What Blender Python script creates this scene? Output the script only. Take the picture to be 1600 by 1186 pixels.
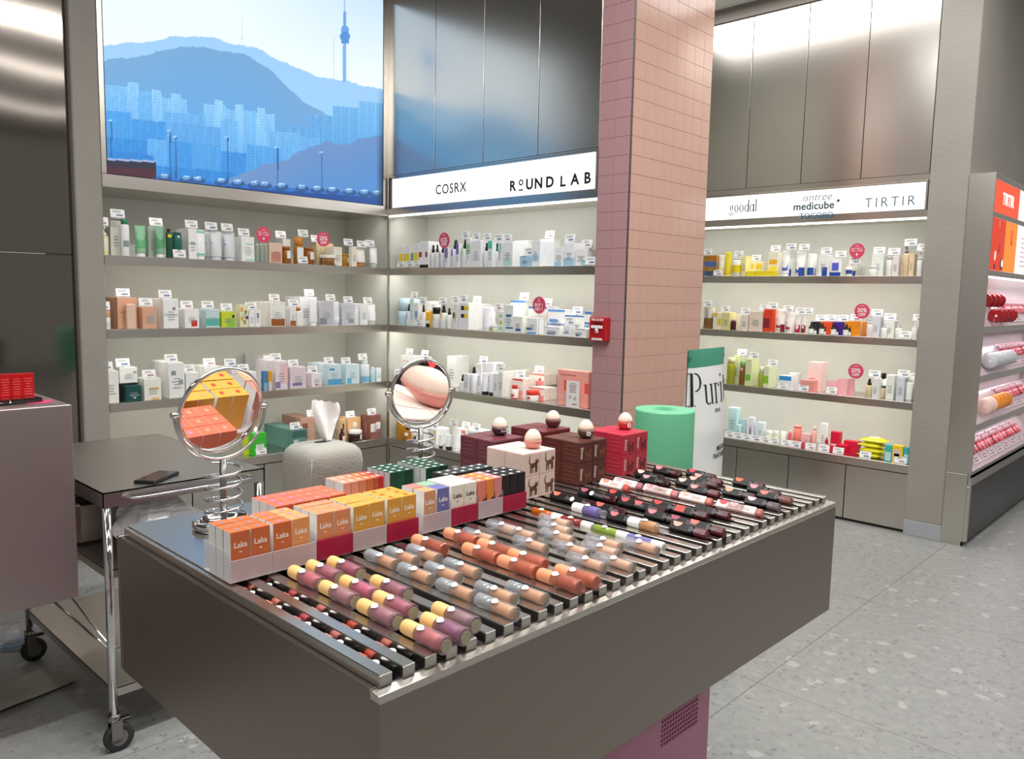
import bpy, bmesh, math, random
import numpy as np
from mathutils import Matrix, Vector

random.seed(7)
for o in list(bpy.data.objects):
    bpy.data.objects.remove(o)
SC = bpy.context.scene
COL = SC.collection
PI = math.pi

# ------------------------------------------------------------------ camera
F = 1238.7352
YAW, PIT, ROLL = .7581, -.1075, .0203
CAM = np.array([4.5511, -3.5082, 1.5])
_f = np.array([-math.sin(YAW) * math.cos(PIT), math.cos(YAW) * math.cos(PIT), math.sin(PIT)])
_r = np.array([math.cos(YAW), math.sin(YAW), 0.])
_u = np.cross(_r, _f)
_c, _s = math.cos(ROLL), math.sin(ROLL)
_r, _u = _c * _r + _s * _u, -_s * _r + _c * _u
cam = bpy.data.cameras.new('camera')
cam.sensor_width = 36
cam.lens = F * 36 / 1600
cam.clip_start = .02
camo = bpy.data.objects.new('camera', cam)
camo.matrix_world = Matrix(((_r[0], _u[0], -_f[0], CAM[0]), (_r[1], _u[1], -_f[1], CAM[1]),
                            (_r[2], _u[2], -_f[2], CAM[2]), (0, 0, 0, 1)))
COL.objects.link(camo)
SC.camera = camo

# ------------------------------------------------------------------ world, exposure, big lamps
SC.view_settings.view_transform = 'Standard'
SC.view_settings.look = 'None'
SC.view_settings.gamma = 1
SC.view_settings.use_curve_mapping = False
SC.view_settings.exposure = 0.0
W = bpy.data.worlds.new('world')
SC.world = W
W.use_nodes = True
W.node_tree.nodes['Background'].inputs[0].default_value = (.46, .44, .42, 1)
W.node_tree.nodes['Background'].inputs[1].default_value = .62
WARM = (1, .985, .96)


def area(name, loc, sx, sy, power, rot=(0, 0, 0), color=WARM):
    l = bpy.data.lights.new(name, 'AREA')
    l.shape = 'RECTANGLE'
    l.size, l.size_y = sx, sy
    l.energy = power
    l.color = color
    o = bpy.data.objects.new(name, l)
    o.location = loc
    o.rotation_euler = rot
    COL.objects.link(o)
    return o


CEIL = 3.9
# ceiling strip lamps (run along y, and two along x)
for x, y, sx, sy, p in [(2.2, -2.4, .12, 3.6, 26), (3.4, -2.3, .12, 3.0, 120), (5.0, -1.6, .12, 5.0, 36),
                        (6.6, -1.5, .12, 5.0, 26), (4.2, -5.2, 4.2, .12, 34), (6.0, 3.0, .12, 4.0, 60), (3.7, .6, .12, 2.0, 45)]:  # last strip is an extra, added to brighten the tiled pillar and far floor
    area('ceiling_lamp', (x, y, CEIL - .13), sx, sy, p)
area('bay_ceiling_lamp', (1.98, 1.38, 3.57), 1.9, .75, 22)


# ------------------------------------------------------------------ photo measure -> place in the room
def on(u, v, ax, val):
    d = _r * ((u - 800) / F) + _u * ((593 - v) / F) + _f
    t = (val - CAM[ax]) / d[ax]
    return CAM + t * d


def along(u, P0, dv):
    P0 = np.array(P0, float) - CAM
    dv = np.array(dv, float)
    k = (u - 800) / F
    return (k * (_f @ P0) - _r @ P0) / (_r @ dv - k * (_f @ dv))


def depth(P):
    return _f @ (np.array(P, float) - CAM)


# ------------------------------------------------------------------ materials
def lin(h):
    if isinstance(h, str):
        h = h.lstrip('#')
        h = [int(h[i:i + 2], 16) / 255 for i in (0, 2, 4)]
    return tuple(c / 12.92 if c <= .04045 else ((c + .055) / 1.055) ** 2.4 for c in h)


MC = {}


def lin_s(h):
    return [int(h[i:i + 2], 16) / 255 for i in (0, 2, 4)]



def _new(name):
    m = bpy.data.materials.new(name)
    m.use_nodes = True
    nt = m.node_tree
    return m, nt, nt.nodes['Principled BSDF']


def _vary(nt, bs, col, amt, scale, coord='Object'):
    tc = nt.nodes.new('ShaderNodeTexCoord')
    n = nt.nodes.new('ShaderNodeTexNoise')
    n.inputs['Scale'].default_value = scale
    n.inputs['Detail'].default_value = 3
    nt.links.new(tc.outputs[coord], n.inputs['Vector'])
    r = nt.nodes.new('ShaderNodeValToRGB')
    r.color_ramp.elements[0].position = .3
    r.color_ramp.elements[1].position = .7
    r.color_ramp.elements[0].color = (*[c * (1 - amt) for c in col], 1)
    r.color_ramp.elements[1].color = (*[min(1, c * (1 + amt)) for c in col], 1)
    nt.links.new(n.outputs['Fac'], r.inputs['Fac'])
    nt.links.new(r.outputs['Color'], bs.inputs['Base Color'])
    return tc, n


def mat(hexcol, rough=.45, metal=0, var=.03, scale=40, trans=0, ior=1.45, coat=0, alpha=1):
    key = (hexcol, rough, metal, var, scale, trans, ior, coat, alpha)
    if key in MC:
        return MC[key]
    m, nt, bs = _new('paint_' + str(hexcol).strip('#'))
    col = lin(hexcol)
    _vary(nt, bs, col, var, scale)
    bs.inputs['Roughness'].default_value = rough
    bs.inputs['Metallic'].default_value = metal
    bs.inputs['Transmission Weight'].default_value = trans
    bs.inputs['IOR'].default_value = ior
    bs.inputs['Coat Weight'].default_value = coat
    bs.inputs['Alpha'].default_value = alpha
    MC[key] = m
    return m


def emit(hexcol, strength):
    key = ('e', hexcol, strength)
    if key in MC:
        return MC[key]
    m, nt, bs = _new('lit_' + hexcol.strip('#'))
    c = lin(hexcol)
    bs.inputs['Base Color'].default_value = (*[x * .3 for x in c], 1)
    bs.inputs['Emission Color'].default_value = (*c, 1)
    bs.inputs['Emission Strength'].default_value = strength
    bs.inputs['Roughness'].default_value = .4
    MC[key] = m
    return m


def steel(name, col, rough, stretch, wav=.0, wscale=1.2):
    m, nt, bs = _new(name)
    tc = nt.nodes.new('ShaderNodeTexCoord')
    mp = nt.nodes.new('ShaderNodeMapping')
    mp.inputs['Scale'].default_value = stretch
    n = nt.nodes.new('ShaderNodeTexNoise')
    n.inputs['Scale'].default_value = 6
    n.inputs['Detail'].default_value = 4
    nt.links.new(tc.outputs['Object'], mp.inputs['Vector'])
    nt.links.new(mp.outputs['Vector'], n.inputs['Vector'])
    mr = nt.nodes.new('ShaderNodeMapRange')
    mr.inputs[3].default_value = rough * .95
    mr.inputs[4].default_value = rough * 1.06
    nt.links.new(n.outputs['Fac'], mr.inputs[0])
    nt.links.new(mr.outputs[0], bs.inputs['Roughness'])
    r = nt.nodes.new('ShaderNodeValToRGB')
    c = lin(col)
    r.color_ramp.elements[0].color = (*[x * .985 for x in c], 1)
    r.color_ramp.elements[1].color = (*[min(1, x * 1.015) for x in c], 1)
    nt.links.new(n.outputs['Fac'], r.inputs['Fac'])
    nt.links.new(r.outputs['Color'], bs.inputs['Base Color'])
    bs.inputs['Metallic'].default_value = 1
    if wav:
        w = nt.nodes.new('ShaderNodeTexNoise')
        w.inputs['Scale'].default_value = wscale
        w.inputs['Detail'].default_value = 1
        nt.links.new(tc.outputs['Object'], w.inputs['Vector'])
        b2 = nt.nodes.new('ShaderNodeBump')
        b2.inputs['Strength'].default_value = 1
        b2.inputs['Distance'].default_value = wav
        nt.links.new(w.outputs['Fac'], b2.inputs['Height'])
        nt.links.new(b2.outputs['Normal'], bs.inputs['Normal'])
    return m


ST = steel('brushed_steel', 'cfcac2', .26, (1, 1, 60), .004)
STP = steel('steel_panel', 'd2cdc6', .24, (.6, .6, 50), .010, .9)
STD = steel('steel_dark_panel', '8a837c', .085, (.6, .6, 50), .012, .9)
STT = steel('steel_table', '938980', .34, (1, 1, 40), .004)
STI = steel('steel_island', 'bdaeac', .42, (1, 1, 40))
STR = steel('steel_trolley', 'c6c1ba', .3, (1, 1, 40))
STS = steel('steel_slat', 'cdc8c1', .25, (3, 3, 60))
CHR = mat('d8d8d8', .08, 1, .01)
CHRD = mat('9a9894', .25, 1, .02)
MIRROR = mat('f2f2f2', .015, 1, 0)


def plaster(name, col, bump=.25, sc=90):
    m, nt, bs = _new(name)
    tc, n = _vary(nt, bs, lin(col), .05, 3)
    n2 = nt.nodes.new('ShaderNodeTexNoise')
    n2.inputs['Scale'].default_value = sc
    n2.inputs['Detail'].default_value = 5
    nt.links.new(tc.outputs['Object'], n2.inputs['Vector'])
    b = nt.nodes.new('ShaderNodeBump')
    b.inputs['Strength'].default_value = bump
    b.inputs['Distance'].default_value = .004
    nt.links.new(n2.outputs['Fac'], b.inputs['Height'])
    nt.links.new(b.outputs['Normal'], bs.inputs['Normal'])
    bs.inputs['Roughness'].default_value = .8
    return m


PLA = plaster('plaster_wall', 'c4c5bc')
PLC = plaster('plaster_column', '98938b', .4, 60)
CEILM = plaster('ceiling_paint', '8a857e')


def terrazzo():
    m, nt, bs = _new('terrazzo')
    tc = nt.nodes.new('ShaderNodeTexCoord')
    def chips(scale, lo, hi):
        v = nt.nodes.new('ShaderNodeTexVoronoi')
        v.inputs['Scale'].default_value = scale
        nz = nt.nodes.new('ShaderNodeTexNoise')
        nz.inputs['Scale'].default_value = scale * .8
        mx = nt.nodes.new('ShaderNodeVectorMath')
        mx.operation = 'MULTIPLY_ADD'
        mx.inputs[1].default_value = (.06, .06, .06)
        nt.links.new(tc.outputs['Object'], nz.inputs['Vector'])
        nt.links.new(nz.outputs['Color'], mx.inputs[0])
        nt.links.new(tc.outputs['Object'], mx.inputs[2])
        nt.links.new(mx.outputs[0], v.inputs['Vector'])
        sep = nt.nodes.new('ShaderNodeSeparateColor')
        nt.links.new(v.outputs['Color'], sep.inputs[0])
        r = nt.nodes.new('ShaderNodeValToRGB')
        r.color_ramp.elements[0].position = lo
        r.color_ramp.elements[1].position = hi
        nt.links.new(sep.outputs[0], r.inputs['Fac'])
        d = nt.nodes.new('ShaderNodeMath')
        d.operation = 'LESS_THAN'
        d.inputs[1].default_value = .42
        nt.links.new(v.outputs['Distance'], d.inputs[0])
        mu = nt.nodes.new('ShaderNodeMath')
        mu.operation = 'MULTIPLY'
        nt.links.new(r.outputs['Color'], mu.inputs[0])
        nt.links.new(d.outputs[0], mu.inputs[1])
        return mu
    n = nt.nodes.new('ShaderNodeTexNoise')
    n.inputs['Scale'].default_value = 25
    n.inputs['Detail'].default_value = 6
    nt.links.new(tc.outputs['Object'], n.inputs['Vector'])
    base = nt.nodes.new('ShaderNodeValToRGB')
    base.color_ramp.elements[0].position = .3
    base.color_ramp.elements[1].position = .7
    base.color_ramp.elements[0].color = (*lin('888987'), 1)
    base.color_ramp.elements[1].color = (*lin('949592'), 1)
    nt.links.new(n.outputs['Fac'], base.inputs['Fac'])
    prev = base.outputs['Color']
    for sc, lo, hi, col in [(16, .9, .91, 'a5a6a3'), (24, .78, .8, '969794'), (50, .8, .84, '777875')]:
        ch = chips(sc, lo, hi)
        mix = nt.nodes.new('ShaderNodeMix')
        mix.data_type = 'RGBA'
        nt.links.new(ch.outputs[0], mix.inputs[0])
        nt.links.new(prev, mix.inputs[6])
        mix.inputs[7].default_value = (*lin(col), 1)
        prev = mix.outputs[2]
    nt.links.new(prev, bs.inputs['Base Color'])
    bs.inputs['Roughness'].default_value = .42
    return m


TERR = terrazzo()
WHITE = mat('f1f0ec', .5)
CARD = mat('f6f6f4', .6, 0, .01)
INK = mat('3a3d40', .6)
GREYINK = mat('9a9c9e', .6)
BLACK = mat('141414', .35)
BLACKG = mat('0d0c0d', .12, 0, .02, 40, 0, 1.45, .5)
ACR = mat('f4f2f4', .12, 0, 0, 40, .9, 1.2)
CLEAR = mat('ffffff', .05, 0, 0, 40, 1, 1.4)


# ------------------------------------------------------------------ mesh building
class M:
    def __init__(s):
        s.v, s.f, s.m, s.sm = [], [], [], []

    def add(s, vs, fs, mi=0, smooth=False, T=None):
        b = len(s.v)
        if T is not None:
            vs = [tuple(T @ Vector(p)) for p in vs]
        s.v += [tuple(p) for p in vs]
        for f in fs:
            s.f.append([i + b for i in f])
            s.m.append(mi)
            s.sm.append(smooth)
        return s

    def box(s, x0, x1, y0, y1, z0, z1, c=0, mi=0, T=None):
        if c <= 0:
            vs = [(x, y, z) for x in (x0, x1) for y in (y0, y1) for z in (z0, z1)]
            fs = [(0, 1, 3, 2), (4, 6, 7, 5), (0, 4, 5, 1), (2, 3, 7, 6), (0, 2, 6, 4), (1, 5, 7, 3)]
            return s.add(vs, fs, mi, False, T)
        c = min(c, .45 * min(x1 - x0, y1 - y0, z1 - z0))
        vs = []
        X, Y, Z = (x0, x1), (y0, y1), (z0, z1)
        idx = {}
        for i in (0, 1):
            for j in (0, 1):
                for k in (0, 1):
                    dx, dy, dz = (c, -c)[i], (c, -c)[j], (c, -c)[k]
                    for a, p in enumerate([(X[i], Y[j] + dy, Z[k] + dz), (X[i] + dx, Y[j], Z[k] + dz), (X[i] + dx, Y[j] + dy, Z[k])]):
                        idx[(i, j, k, a)] = len(vs)
                        vs.append(p)
        g = lambda i, j, k, a: idx[(i, j, k, a)]
        fs = []
        for i in (0, 1):
            q = [g(i, 0, 0, 0), g(i, 0, 1, 0), g(i, 1, 1, 0), g(i, 1, 0, 0)]
            fs.append(q if i == 0 else q[::-1])
            q = [g(0, i, 0, 1), g(1, i, 0, 1), g(1, i, 1, 1), g(0, i, 1, 1)]
            fs.append(q if i == 0 else q[::-1])
            q = [g(0, 0, i, 2), g(0, 1, i, 2), g(1, 1, i, 2), g(1, 0, i, 2)]
            fs.append(q if i == 0 else q[::-1])
        for j in (0, 1):
            for k in (0, 1):
                q = [g(0, j, k, 1), g(1, j, k, 1), g(1, j, k, 2), g(0, j, k, 2)]
                fs.append(q if (j + k) % 2 == 1 else q[::-1])
                q = [g(j, 0, k, 0), g(j, 1, k, 0), g(j, 1, k, 2), g(j, 0, k, 2)]
                fs.append(q if (j + k) % 2 == 0 else q[::-1])
                q = [g(j, k, 0, 0), g(j, k, 1, 0), g(j, k, 1, 1), g(j, k, 0, 1)]
                fs.append(q if (j + k) % 2 == 1 else q[::-1])
        for i in (0, 1):
            for j in (0, 1):
                for k in (0, 1):
                    t = [g(i, j, k, 0), g(i, j, k, 1), g(i, j, k, 2)]
                    fs.append(t if (i + j + k) % 2 == 0 else t[::-1])
        return s.add(vs, fs, mi, False, T)

    def lathe(s, prof, n=20, mi=0, T=None, smooth=True, capa=True, capb=True, sx=1, sy=1):
        vs, fs = [], []
        for r, z in prof:
            for i in range(n):
                a = 2 * PI * i / n
                vs.append((r * math.cos(a) * sx, r * math.sin(a) * sy, z))
        for k in range(len(prof) - 1):
            for i in range(n):
                j = (i + 1) % n
                fs.append((k * n + i, k * n + j, (k + 1) * n + j, (k + 1) * n + i))
        s.add(vs, fs, mi, smooth, T)
        b = len(s.v) - len(vs)
        if capa and prof[0][0] > 1e-5:
            s.f.append([b + i for i in range(n)][::-1]); s.m.append(mi); s.sm.append(False)
        if capb and prof[-1][0] > 1e-5:
            k = (len(prof) - 1) * n
            s.f.append([b + k + i for i in range(n)]); s.m.append(mi); s.sm.append(False)
        return s

    def tube(s, pts, r, n=8, mi=0, closed=False, T=None):
        pts = [Vector(p) for p in pts]
        N = len(pts)
        vs, fs = [], []
        up = Vector((0, 0, 1))
        for i, p in enumerate(pts):
            a = pts[(i - 1) % N] if (closed or i > 0) else p
            b = pts[(i + 1) % N] if (closed or i < N - 1) else p
            t = (b - a).normalized()
            e = t.cross(up)
            if e.length < 1e-3:
                e = t.cross(Vector((1, 0, 0)))
            e.normalize()
            g = e.cross(t)
            for k in range(n):
                q = 2 * PI * k / n
                vs.append(p + e * (r * math.cos(q)) + g * (r * math.sin(q)))
        for i in range(N if closed else N - 1):
            j = (i + 1) % N
            for k in range(n):
                l = (k + 1) % n
                fs.append((i * n + k, i * n + l, j * n + l, j * n + k))
        if not closed:
            fs.append(tuple(range(n))[::-1])
            fs.append(tuple((N - 1) * n + k for k in range(n)))
        return s.add(vs, fs, mi, True, T)

    def prism(s, poly, z0, z1, mi=0, T=None):
        n = len(poly)
        vs = [(x, y, z0) for x, y in poly] + [(x, y, z1) for x, y in poly]
        fs = [tuple(range(n))[::-1], tuple(range(n, 2 * n))]
        for i in range(n):
            j = (i + 1) % n
            fs.append((i, j, n + j, n + i))
        return s.add(vs, fs, mi, False, T)

    def mesh(s, name, mats):
        me = bpy.data.meshes.new(name)
        me.from_pydata(s.v, [], s.f)
        for m in (mats if isinstance(mats, (list, tuple)) else [mats]):
            me.materials.append(m)
        if any(s.m):
            me.polygons.foreach_set('material_index', s.m)
        me.polygons.foreach_set('use_smooth', s.sm)
        if len(s.f) < 5000:
            bm = bmesh.new()
            bm.from_mesh(me)
            bmesh.ops.recalc_face_normals(bm, faces=bm.faces)
            bm.to_mesh(me)
            bm.free()
        me.update()
        return me


def obj(name, mesh, mats=None, parent=None, loc=None, rot=None):
    if isinstance(mesh, M):
        mesh = mesh.mesh(name, mats)
    o = bpy.data.objects.new(name, mesh)
    COL.objects.link(o)
    if parent is not None:
        o.parent = parent
    if loc is not None:
        o.location = loc
    if rot is not None:
        o.rotation_euler = rot
    return o


LABELS = {}


def tag(o, label, cat, group=None):
    if group is None and label in LABELS:
        print('DUPLICATE LABEL', label)
    if not 4 <= len(label.split()) <= 16:
        print('LABEL LENGTH', len(label.split()), label)
    LABELS[label] = 1
    o['label'] = label
    o['category'] = cat
    if group:
        o['group'] = group
    return o


def thing(name, label, cat, loc=(0, 0, 0), rotz=0, group=None):
    o = bpy.data.objects.new(name, None)
    COL.objects.link(o)
    o.location = loc
    o.rotation_euler = (0, 0, rotz)
    return tag(o, label, cat, group)


def struct(name, mesh, mats, parent=None):
    o = obj(name, mesh, mats, parent)
    if parent is None:
        o['kind'] = 'structure'
    return o


def dup(root, loc, rotz=None, label=None, group=None):
    r = root.copy()
    COL.objects.link(r)
    r.location = loc
    if rotz is not None:
        r.rotation_euler = (0, 0, rotz)
    if label:
        tag(r, label, root['category'], group)
    for ch in list(root.children):
        c = ch.copy()
        COL.objects.link(c)
        c.parent = r
        for g in ch.children:
            d = g.copy()
            COL.objects.link(d)
            d.parent = c
    return r


FR = Matrix.Rotation(PI / 2, 4, 'X')       # text plane -> upright, facing local -y
TXC = {}


def text_mesh(body, size, mt, ext=.0004, bold=0, shear=0, sx=1, space=1, T=None, align='CENTER'):
    """lettering as a mesh, upright, facing local -y, centred on the origin"""
    key = (body, size, mt.name, ext, bold, shear, sx, space, align, tuple(T[0]) + tuple(T[1]) + tuple(T[2]) if T else None)
    if key in TXC:
        return TXC[key]
    cu = bpy.data.curves.new('lettering', 'FONT')
    cu.body = body
    cu.size = size
    cu.extrude = ext
    cu.offset = bold
    cu.shear = shear
    cu.space_character = space
    cu.align_x = align
    cu.align_y = 'CENTER'
    cu.resolution_u = 3
    to = bpy.data.objects.new('lettering', cu)
    COL.objects.link(to)
    dg = bpy.context.evaluated_depsgraph_get()
    me = bpy.data.meshes.new_from_object(to.evaluated_get(dg))
    bpy.data.objects.remove(to)
    bpy.data.curves.remove(cu)
    me.transform((T or Matrix()) @ FR @ Matrix.Diagonal((sx, 1, 1, 1)))
    me.materials.clear()
    me.materials.append(mt)
    TXC[key] = me
    return me


def bars(rows, x0, x1, y, z0, z1, T=None, h=.4, mi=0, seed=1):
    """a block of print lines too small to read, as thin raised bars facing -y"""
    rnd = random.Random(seed)
    m = M()
    dz = (z1 - z0) / rows
    for i in range(rows):
        w = (x1 - x0) * rnd.uniform(.55, 1)
        zc = z1 - (i + .5) * dz
        xc = (x0 + x1) / 2
        m.box(xc - w / 2, xc + w / 2, y - .0006, y + .0002, zc - dz * h / 2, zc + dz * h / 2, 0, mi, T)
    return m

# ================================================================== THE SETTING
S1, S2, S3, S4 = 1.6643, 1.2637, .857, .4478      # shelf top heights
HB = 2.025                                        # underside of the header bands
FARY = 1.9223
LD, MD, FD = .53, .357, .36                       # depth of the three alcoves
YL = -1.90                                        # column end of the screen bay
XP0, XP1, YP1 = 1.845, 2.051, .80                 # tiled pillar
XF0, XF1 = 1.0, 2.955                             # far bay

# floor: large terrazzo tiles, each a part of the floor
fl = struct('floor', M().box(-1.2, 9.5, -8, 6.5, -.05, -.004), mat('6e6c68', .8))
TS = 1.206
t0 = M().box(.001, TS - .001, .001, TS - .001, -.012, 0).mesh('tile', TERR)
for i in range(-4, 6):
    for j in range(-7, 5):
        obj('tile', t0, None, fl, (3.225 + i * TS, .538 + j * TS, 0))
ce = struct('ceiling', M().box(-1.2, 9.5, -8, 6.5, CEIL, CEIL + .1), CEILM)

# screen-side wall: plaster alcove + steel cladding
wl = struct('wall_left', M().box(-LD - .1, -LD, YL, 0, 0, HB + .05)
            , PLA)
obj('bulkhead', M().box(-LD, -.04, YL, 0, HB + .07, CEIL), PLA, wl)
obj('column', M().box(-LD, 0, -2.035, YL, 0, CEIL, .006), PLC, wl)
m = M()
m.box(-.10, -.05, -4.0, -2.036, 1.66, CEIL).box(-.10, -.05, -4.0, -2.036, 0, 1.655)
obj('panel', M().box(-.10, -.05, -3.4, -2.037, 1.66, CEIL, .002), STD, wl)
obj('panel', M().box(-.10, -.05, -3.4, -2.037, 0, 1.655, .002), STD, wl)
obj('panel', M().box(-.10, -.05, -5.0, -3.404, 0, CEIL, .002), STD, wl)
obj('header_band', M().box(-LD, 0, YL, -.0, HB, HB + .07, .002), ST, wl)
obj('header_band', M().box(-.01, .0, YL, -1.872, HB + .071, 3.47, .001), ST, wl)
obj('header_band', M().box(-.01, .0, -.05, -.001, HB + .071, 3.47, .001), ST, wl)
obj('header_band', M().box(-.01, .0, YL, -.001, 3.471, CEIL, .001), STP, wl)

# wall behind, beside the pillar
wb = struct('wall_back', M().box(0, XP0, MD, MD + .1, 0, CEIL), PLA)
obj('return', M().box(-LD - .1, 0, .0, MD + .1, 0, CEIL), PLA, wb)
obj('bulkhead', M().box(0, XP0, .02, MD, 2.30, CEIL), BLACK, wb)
seams = [.004, .492, .946, 1.400, XP0]
for a, b in zip(seams, seams[1:]):
    obj('panel', M().box(a + .0025, b - .0025, -.004, .02, 2.303, CEIL, .0006), STP, wb)
obj('header_band', M().box(.002, XP0, 0, MD, HB + .008, HB + .05, .001), ST, wb)
obj('header_band', M().box(.002, XP0, 0, .019, HB + .266, 2.3015, .0006), ST, wb)
obj('corner_post', M().box(-.006, .008, -.006, .008, 0, CEIL, .001), ST, wb)

# far wall with its bay, column and the wall over the display
wf = struct('wall_far', M().box(XF0 - .4, XF1, FARY + FD, FARY + FD + .1, 0, CEIL)
            , PLA)
obj('return', M().box(XF0 - .4, XF0, FARY, FARY + FD, 0, CEIL), PLA, wf)
obj('bulkhead', M().box(XF0, XF1, FARY + .02, FARY + FD, 2.28, CEIL), BLACK, wf)
obj('column', M().box(XF1, 3.178, FARY - .015, FARY + FD + .1, .10, CEIL, .004)
    .box(3.0, 3.178, FARY + FD + .101, 6.4, .0, CEIL), PLC, wf)
obj('baseboard', M().box(XF1, 3.18, FARY - .02, FARY + FD + .1, 0, .10, .002), mat('a5a7ac', .5), wf)
seams = [XF0, 1.30, 1.718, 2.125, 2.531, XF1 - .004]
for a, b in zip(seams, seams[1:]):
    obj('panel', M().box(a + .0025, b - .0025, FARY - .004, FARY + .02, 2.30, 3.495, .0006), STP, wf)
obj('header_band', M().box(XF0, XF1, FARY, FARY + .019, HB + .236, 2.2985, .0006), ST, wf)
obj('soffit_band', M().box(XF0, XF1, FARY - .02, FARY + .02, 3.5, 3.595, .002), mat('8d867f', .5), wf)
obj('soffit_board', M().box(XF0, XF1, FARY - 1.0, FARY + .02, 3.598, 3.64), mat('f4f3ee', .6), wf)
obj('header_band', M().box(XF0, XF1, FARY, FARY + FD, HB + .008, HB + .05, .001), ST, wf)

# tiled pillar; rows that the photo shows are single tiles
pl = struct('wall_pillar', M().box(XP0 + .004, XP1 - .004, .004, YP1, 0, CEIL), mat('80655d', .8))
TP = mat('c09a8c', .16, 0, .03, 9)
TPS = mat('b48c8e', .2, 0, .03, 9)
NR = 40
th, tw = CEIL / NR, (YP1 - .02) / 8
ty = M().box(-.0045, 0, .0006, tw - .0006, .0006, th - .0006, .0007).mesh('tile', TP)
dxs = (XP1 - XP0) / 2
tx = M().box(.0006, dxs - .0006, 0, .0045, .0006, th - .0006, .0007).mesh('tile', TPS)
rest = M()
for k in range(NR):
    for j in range(8):
        if 8 <= k <= 33:
            obj('tile', ty, None, pl, (XP1, .014 + j * tw, k * th))
        else:
            rest.box(XP1 - .0045, XP1, .014 + j * tw + .0012, .014 + (j + 1) * tw - .0012, k * th + .0012, (k + 1) * th - .0012)
    for j in range(2):
        if 8 <= k <= 33:
            obj('tile', tx, None, pl, (XP0 + j * dxs - .004, 0, k * th))
        else:
            rest.box(XP0 + j * dxs, XP0 + (j + 1) * dxs - .003, 0, .0045, k * th + .0012, (k + 1) * th - .0012)
obj('tile_field', rest, TP, pl)['kind'] = 'stuff'
obj('corner_trim', M().box(XP1 - .009, XP1 - .0005, .0005, .0125, 0, CEIL, .001), mat('5d5a56', .35, .6), pl)

# ---- shelves with their light strips, counters
def shelf_unit(bay, a0, a1, z, label):
    """steel shelf with front lip; bay 'L' runs along y on x=0, 'M' and 'F' along x"""
    D = {'L': LD, 'M': MD, 'F': FD}[bay]
    t = thing('wall_shelf', label, 'shelf')
    def bx(s0, s1, z0, z1, c=.001):
        if bay == 'L':
            return M().box(-s1, -s0, a0, a1, z0, z1, c)
        y = 0 if bay == 'M' else FARY
        return M().box(a0, a1, y + s0, y + s1, z0, z1, c)
    obj('shelf_board', bx(.012, D, z - .02, z), ST, t)
    obj('front_lip', bx(0, .0118, z - .05, z), ST, t)
    obj('light_strip', bx(.014, .022, z - .029, z - .0205, 0), emit('fff8ec', 16), t)
    L = a1 - a0
    if bay == 'L':
        area('shelf_lamp', (-.05, (a0 + a1) / 2, z - .035), .03, L * .96, .85 * L, (0, .5, 0), (1, .99, .955))
    else:
        y = .05 if bay == 'M' else FARY + .05
        area('shelf_lamp', ((a0 + a1) / 2, y, z - .035), L * .96, .03, 1.5 * L, (.5, 0, 0), (1, .99, .955))


for z, n in ((S1, 'topmost'), (S2, 'middle'), (S3, 'lowest')):
    shelf_unit('L', YL, -.008, z, n + ' of the steel shelves under the city screen')
    shelf_unit('M', .010, XP0 - .003, z, n + ' steel shelf in the bay left of the tiled pillar'.replace('left of', 'beside'))
    shelf_unit('F', XF0, XF1, z, n + ' steel shelf in the far bay beyond the tiled pillar')
for bay, a0, a1 in (('L', YL, -.01), ('M', .01, XP0), ('F', XF0, XF1)):
    L = a1 - a0
    z = HB - .004
    if bay == 'L':
        area('header_lamp', (-.06, (a0 + a1) / 2, z), .03, L * .96, .85 * L, (0, .5, 0), (1, .99, .955))
    else:
        y = 0 if bay == 'M' else FARY
        area('header_lamp', ((a0 + a1) / 2, y + .06, z), L * .96, .03, 1.5 * L, (.5, 0, 0), (1, .99, .955))
        obj('light_strip', M().box(a0, a1, y + .002, y + .014, HB - .006, HB + .006), emit('fff8ec', 3), wb if bay == 'M' else wf)


def counter(bay, a0, a1, cuts, label):
    D = {'L': LD, 'M': MD, 'F': FD}[bay]
    t = thing('base_cabinet', label, 'cabinet')
    def bx(s0, s1, p0, p1, z0, z1, c=.0015):
        if bay == 'L':
            return M().box(-s1, -s0, p0, p1, z0, z1, c)
        y = 0 if bay == 'M' else FARY
        return M().box(p0, p1, y + s0, y + s1, z0, z1, c)
    obj('countertop', bx(0, D, a0, a1, S4 - .055, S4), ST, t)
    obj('carcass', bx(.03, D, a0, a1, .03, S4 - .056, 0), mat('3b3936', .6), t)
    obj('plinth', bx(.03, .05, a0, a1, 0, .03, 0), mat('2c2b2a', .6), t)
    ps = [a0] + cuts + [a1]
    for p, q in zip(ps, ps[1:]):
        obj('door', bx(.004, .03, p + .003, q - .003, .02, S4 - .061), ST, t)


counter('L', YL, -.008, [-1.45, -.98, -.5], 'low steel base cabinet under the city screen shelves')
counter('M', .010, XP0 - .003, [.46, .92, 1.38], 'low steel base cabinet in the bay beside the tiled pillar')
fx = [float(along(u, (0, FARY, .3), (1, 0, 0))) for u in (1150, 1231, 1320)]
counter('F', XF0, XF1, [1.3] + fx, 'low steel base cabinet with seamed doors in the far bay')

# ---- light box signs
def sign(label, x0, x1, y, z0, z1, panes, texts):
    t = thing('light_box_sign', label, 'sign')
    obj('frame', M().box(x0 - .012, x1 + .012, y + .0045, y + .04, z0 - .012, z1 + .012, .001), ST, t)
    ps = [x0] + panes + [x1]
    for a, b in zip(ps, ps[1:]):
        obj('pane', M().box(a + .0012, b - .0012, y, y + .0044, z0, z1), emit('fdfdfb', 1.25), t)
    for me, x, z in texts:
        obj('lettering', me, None, t, (x, y - .0008, z))


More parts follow.
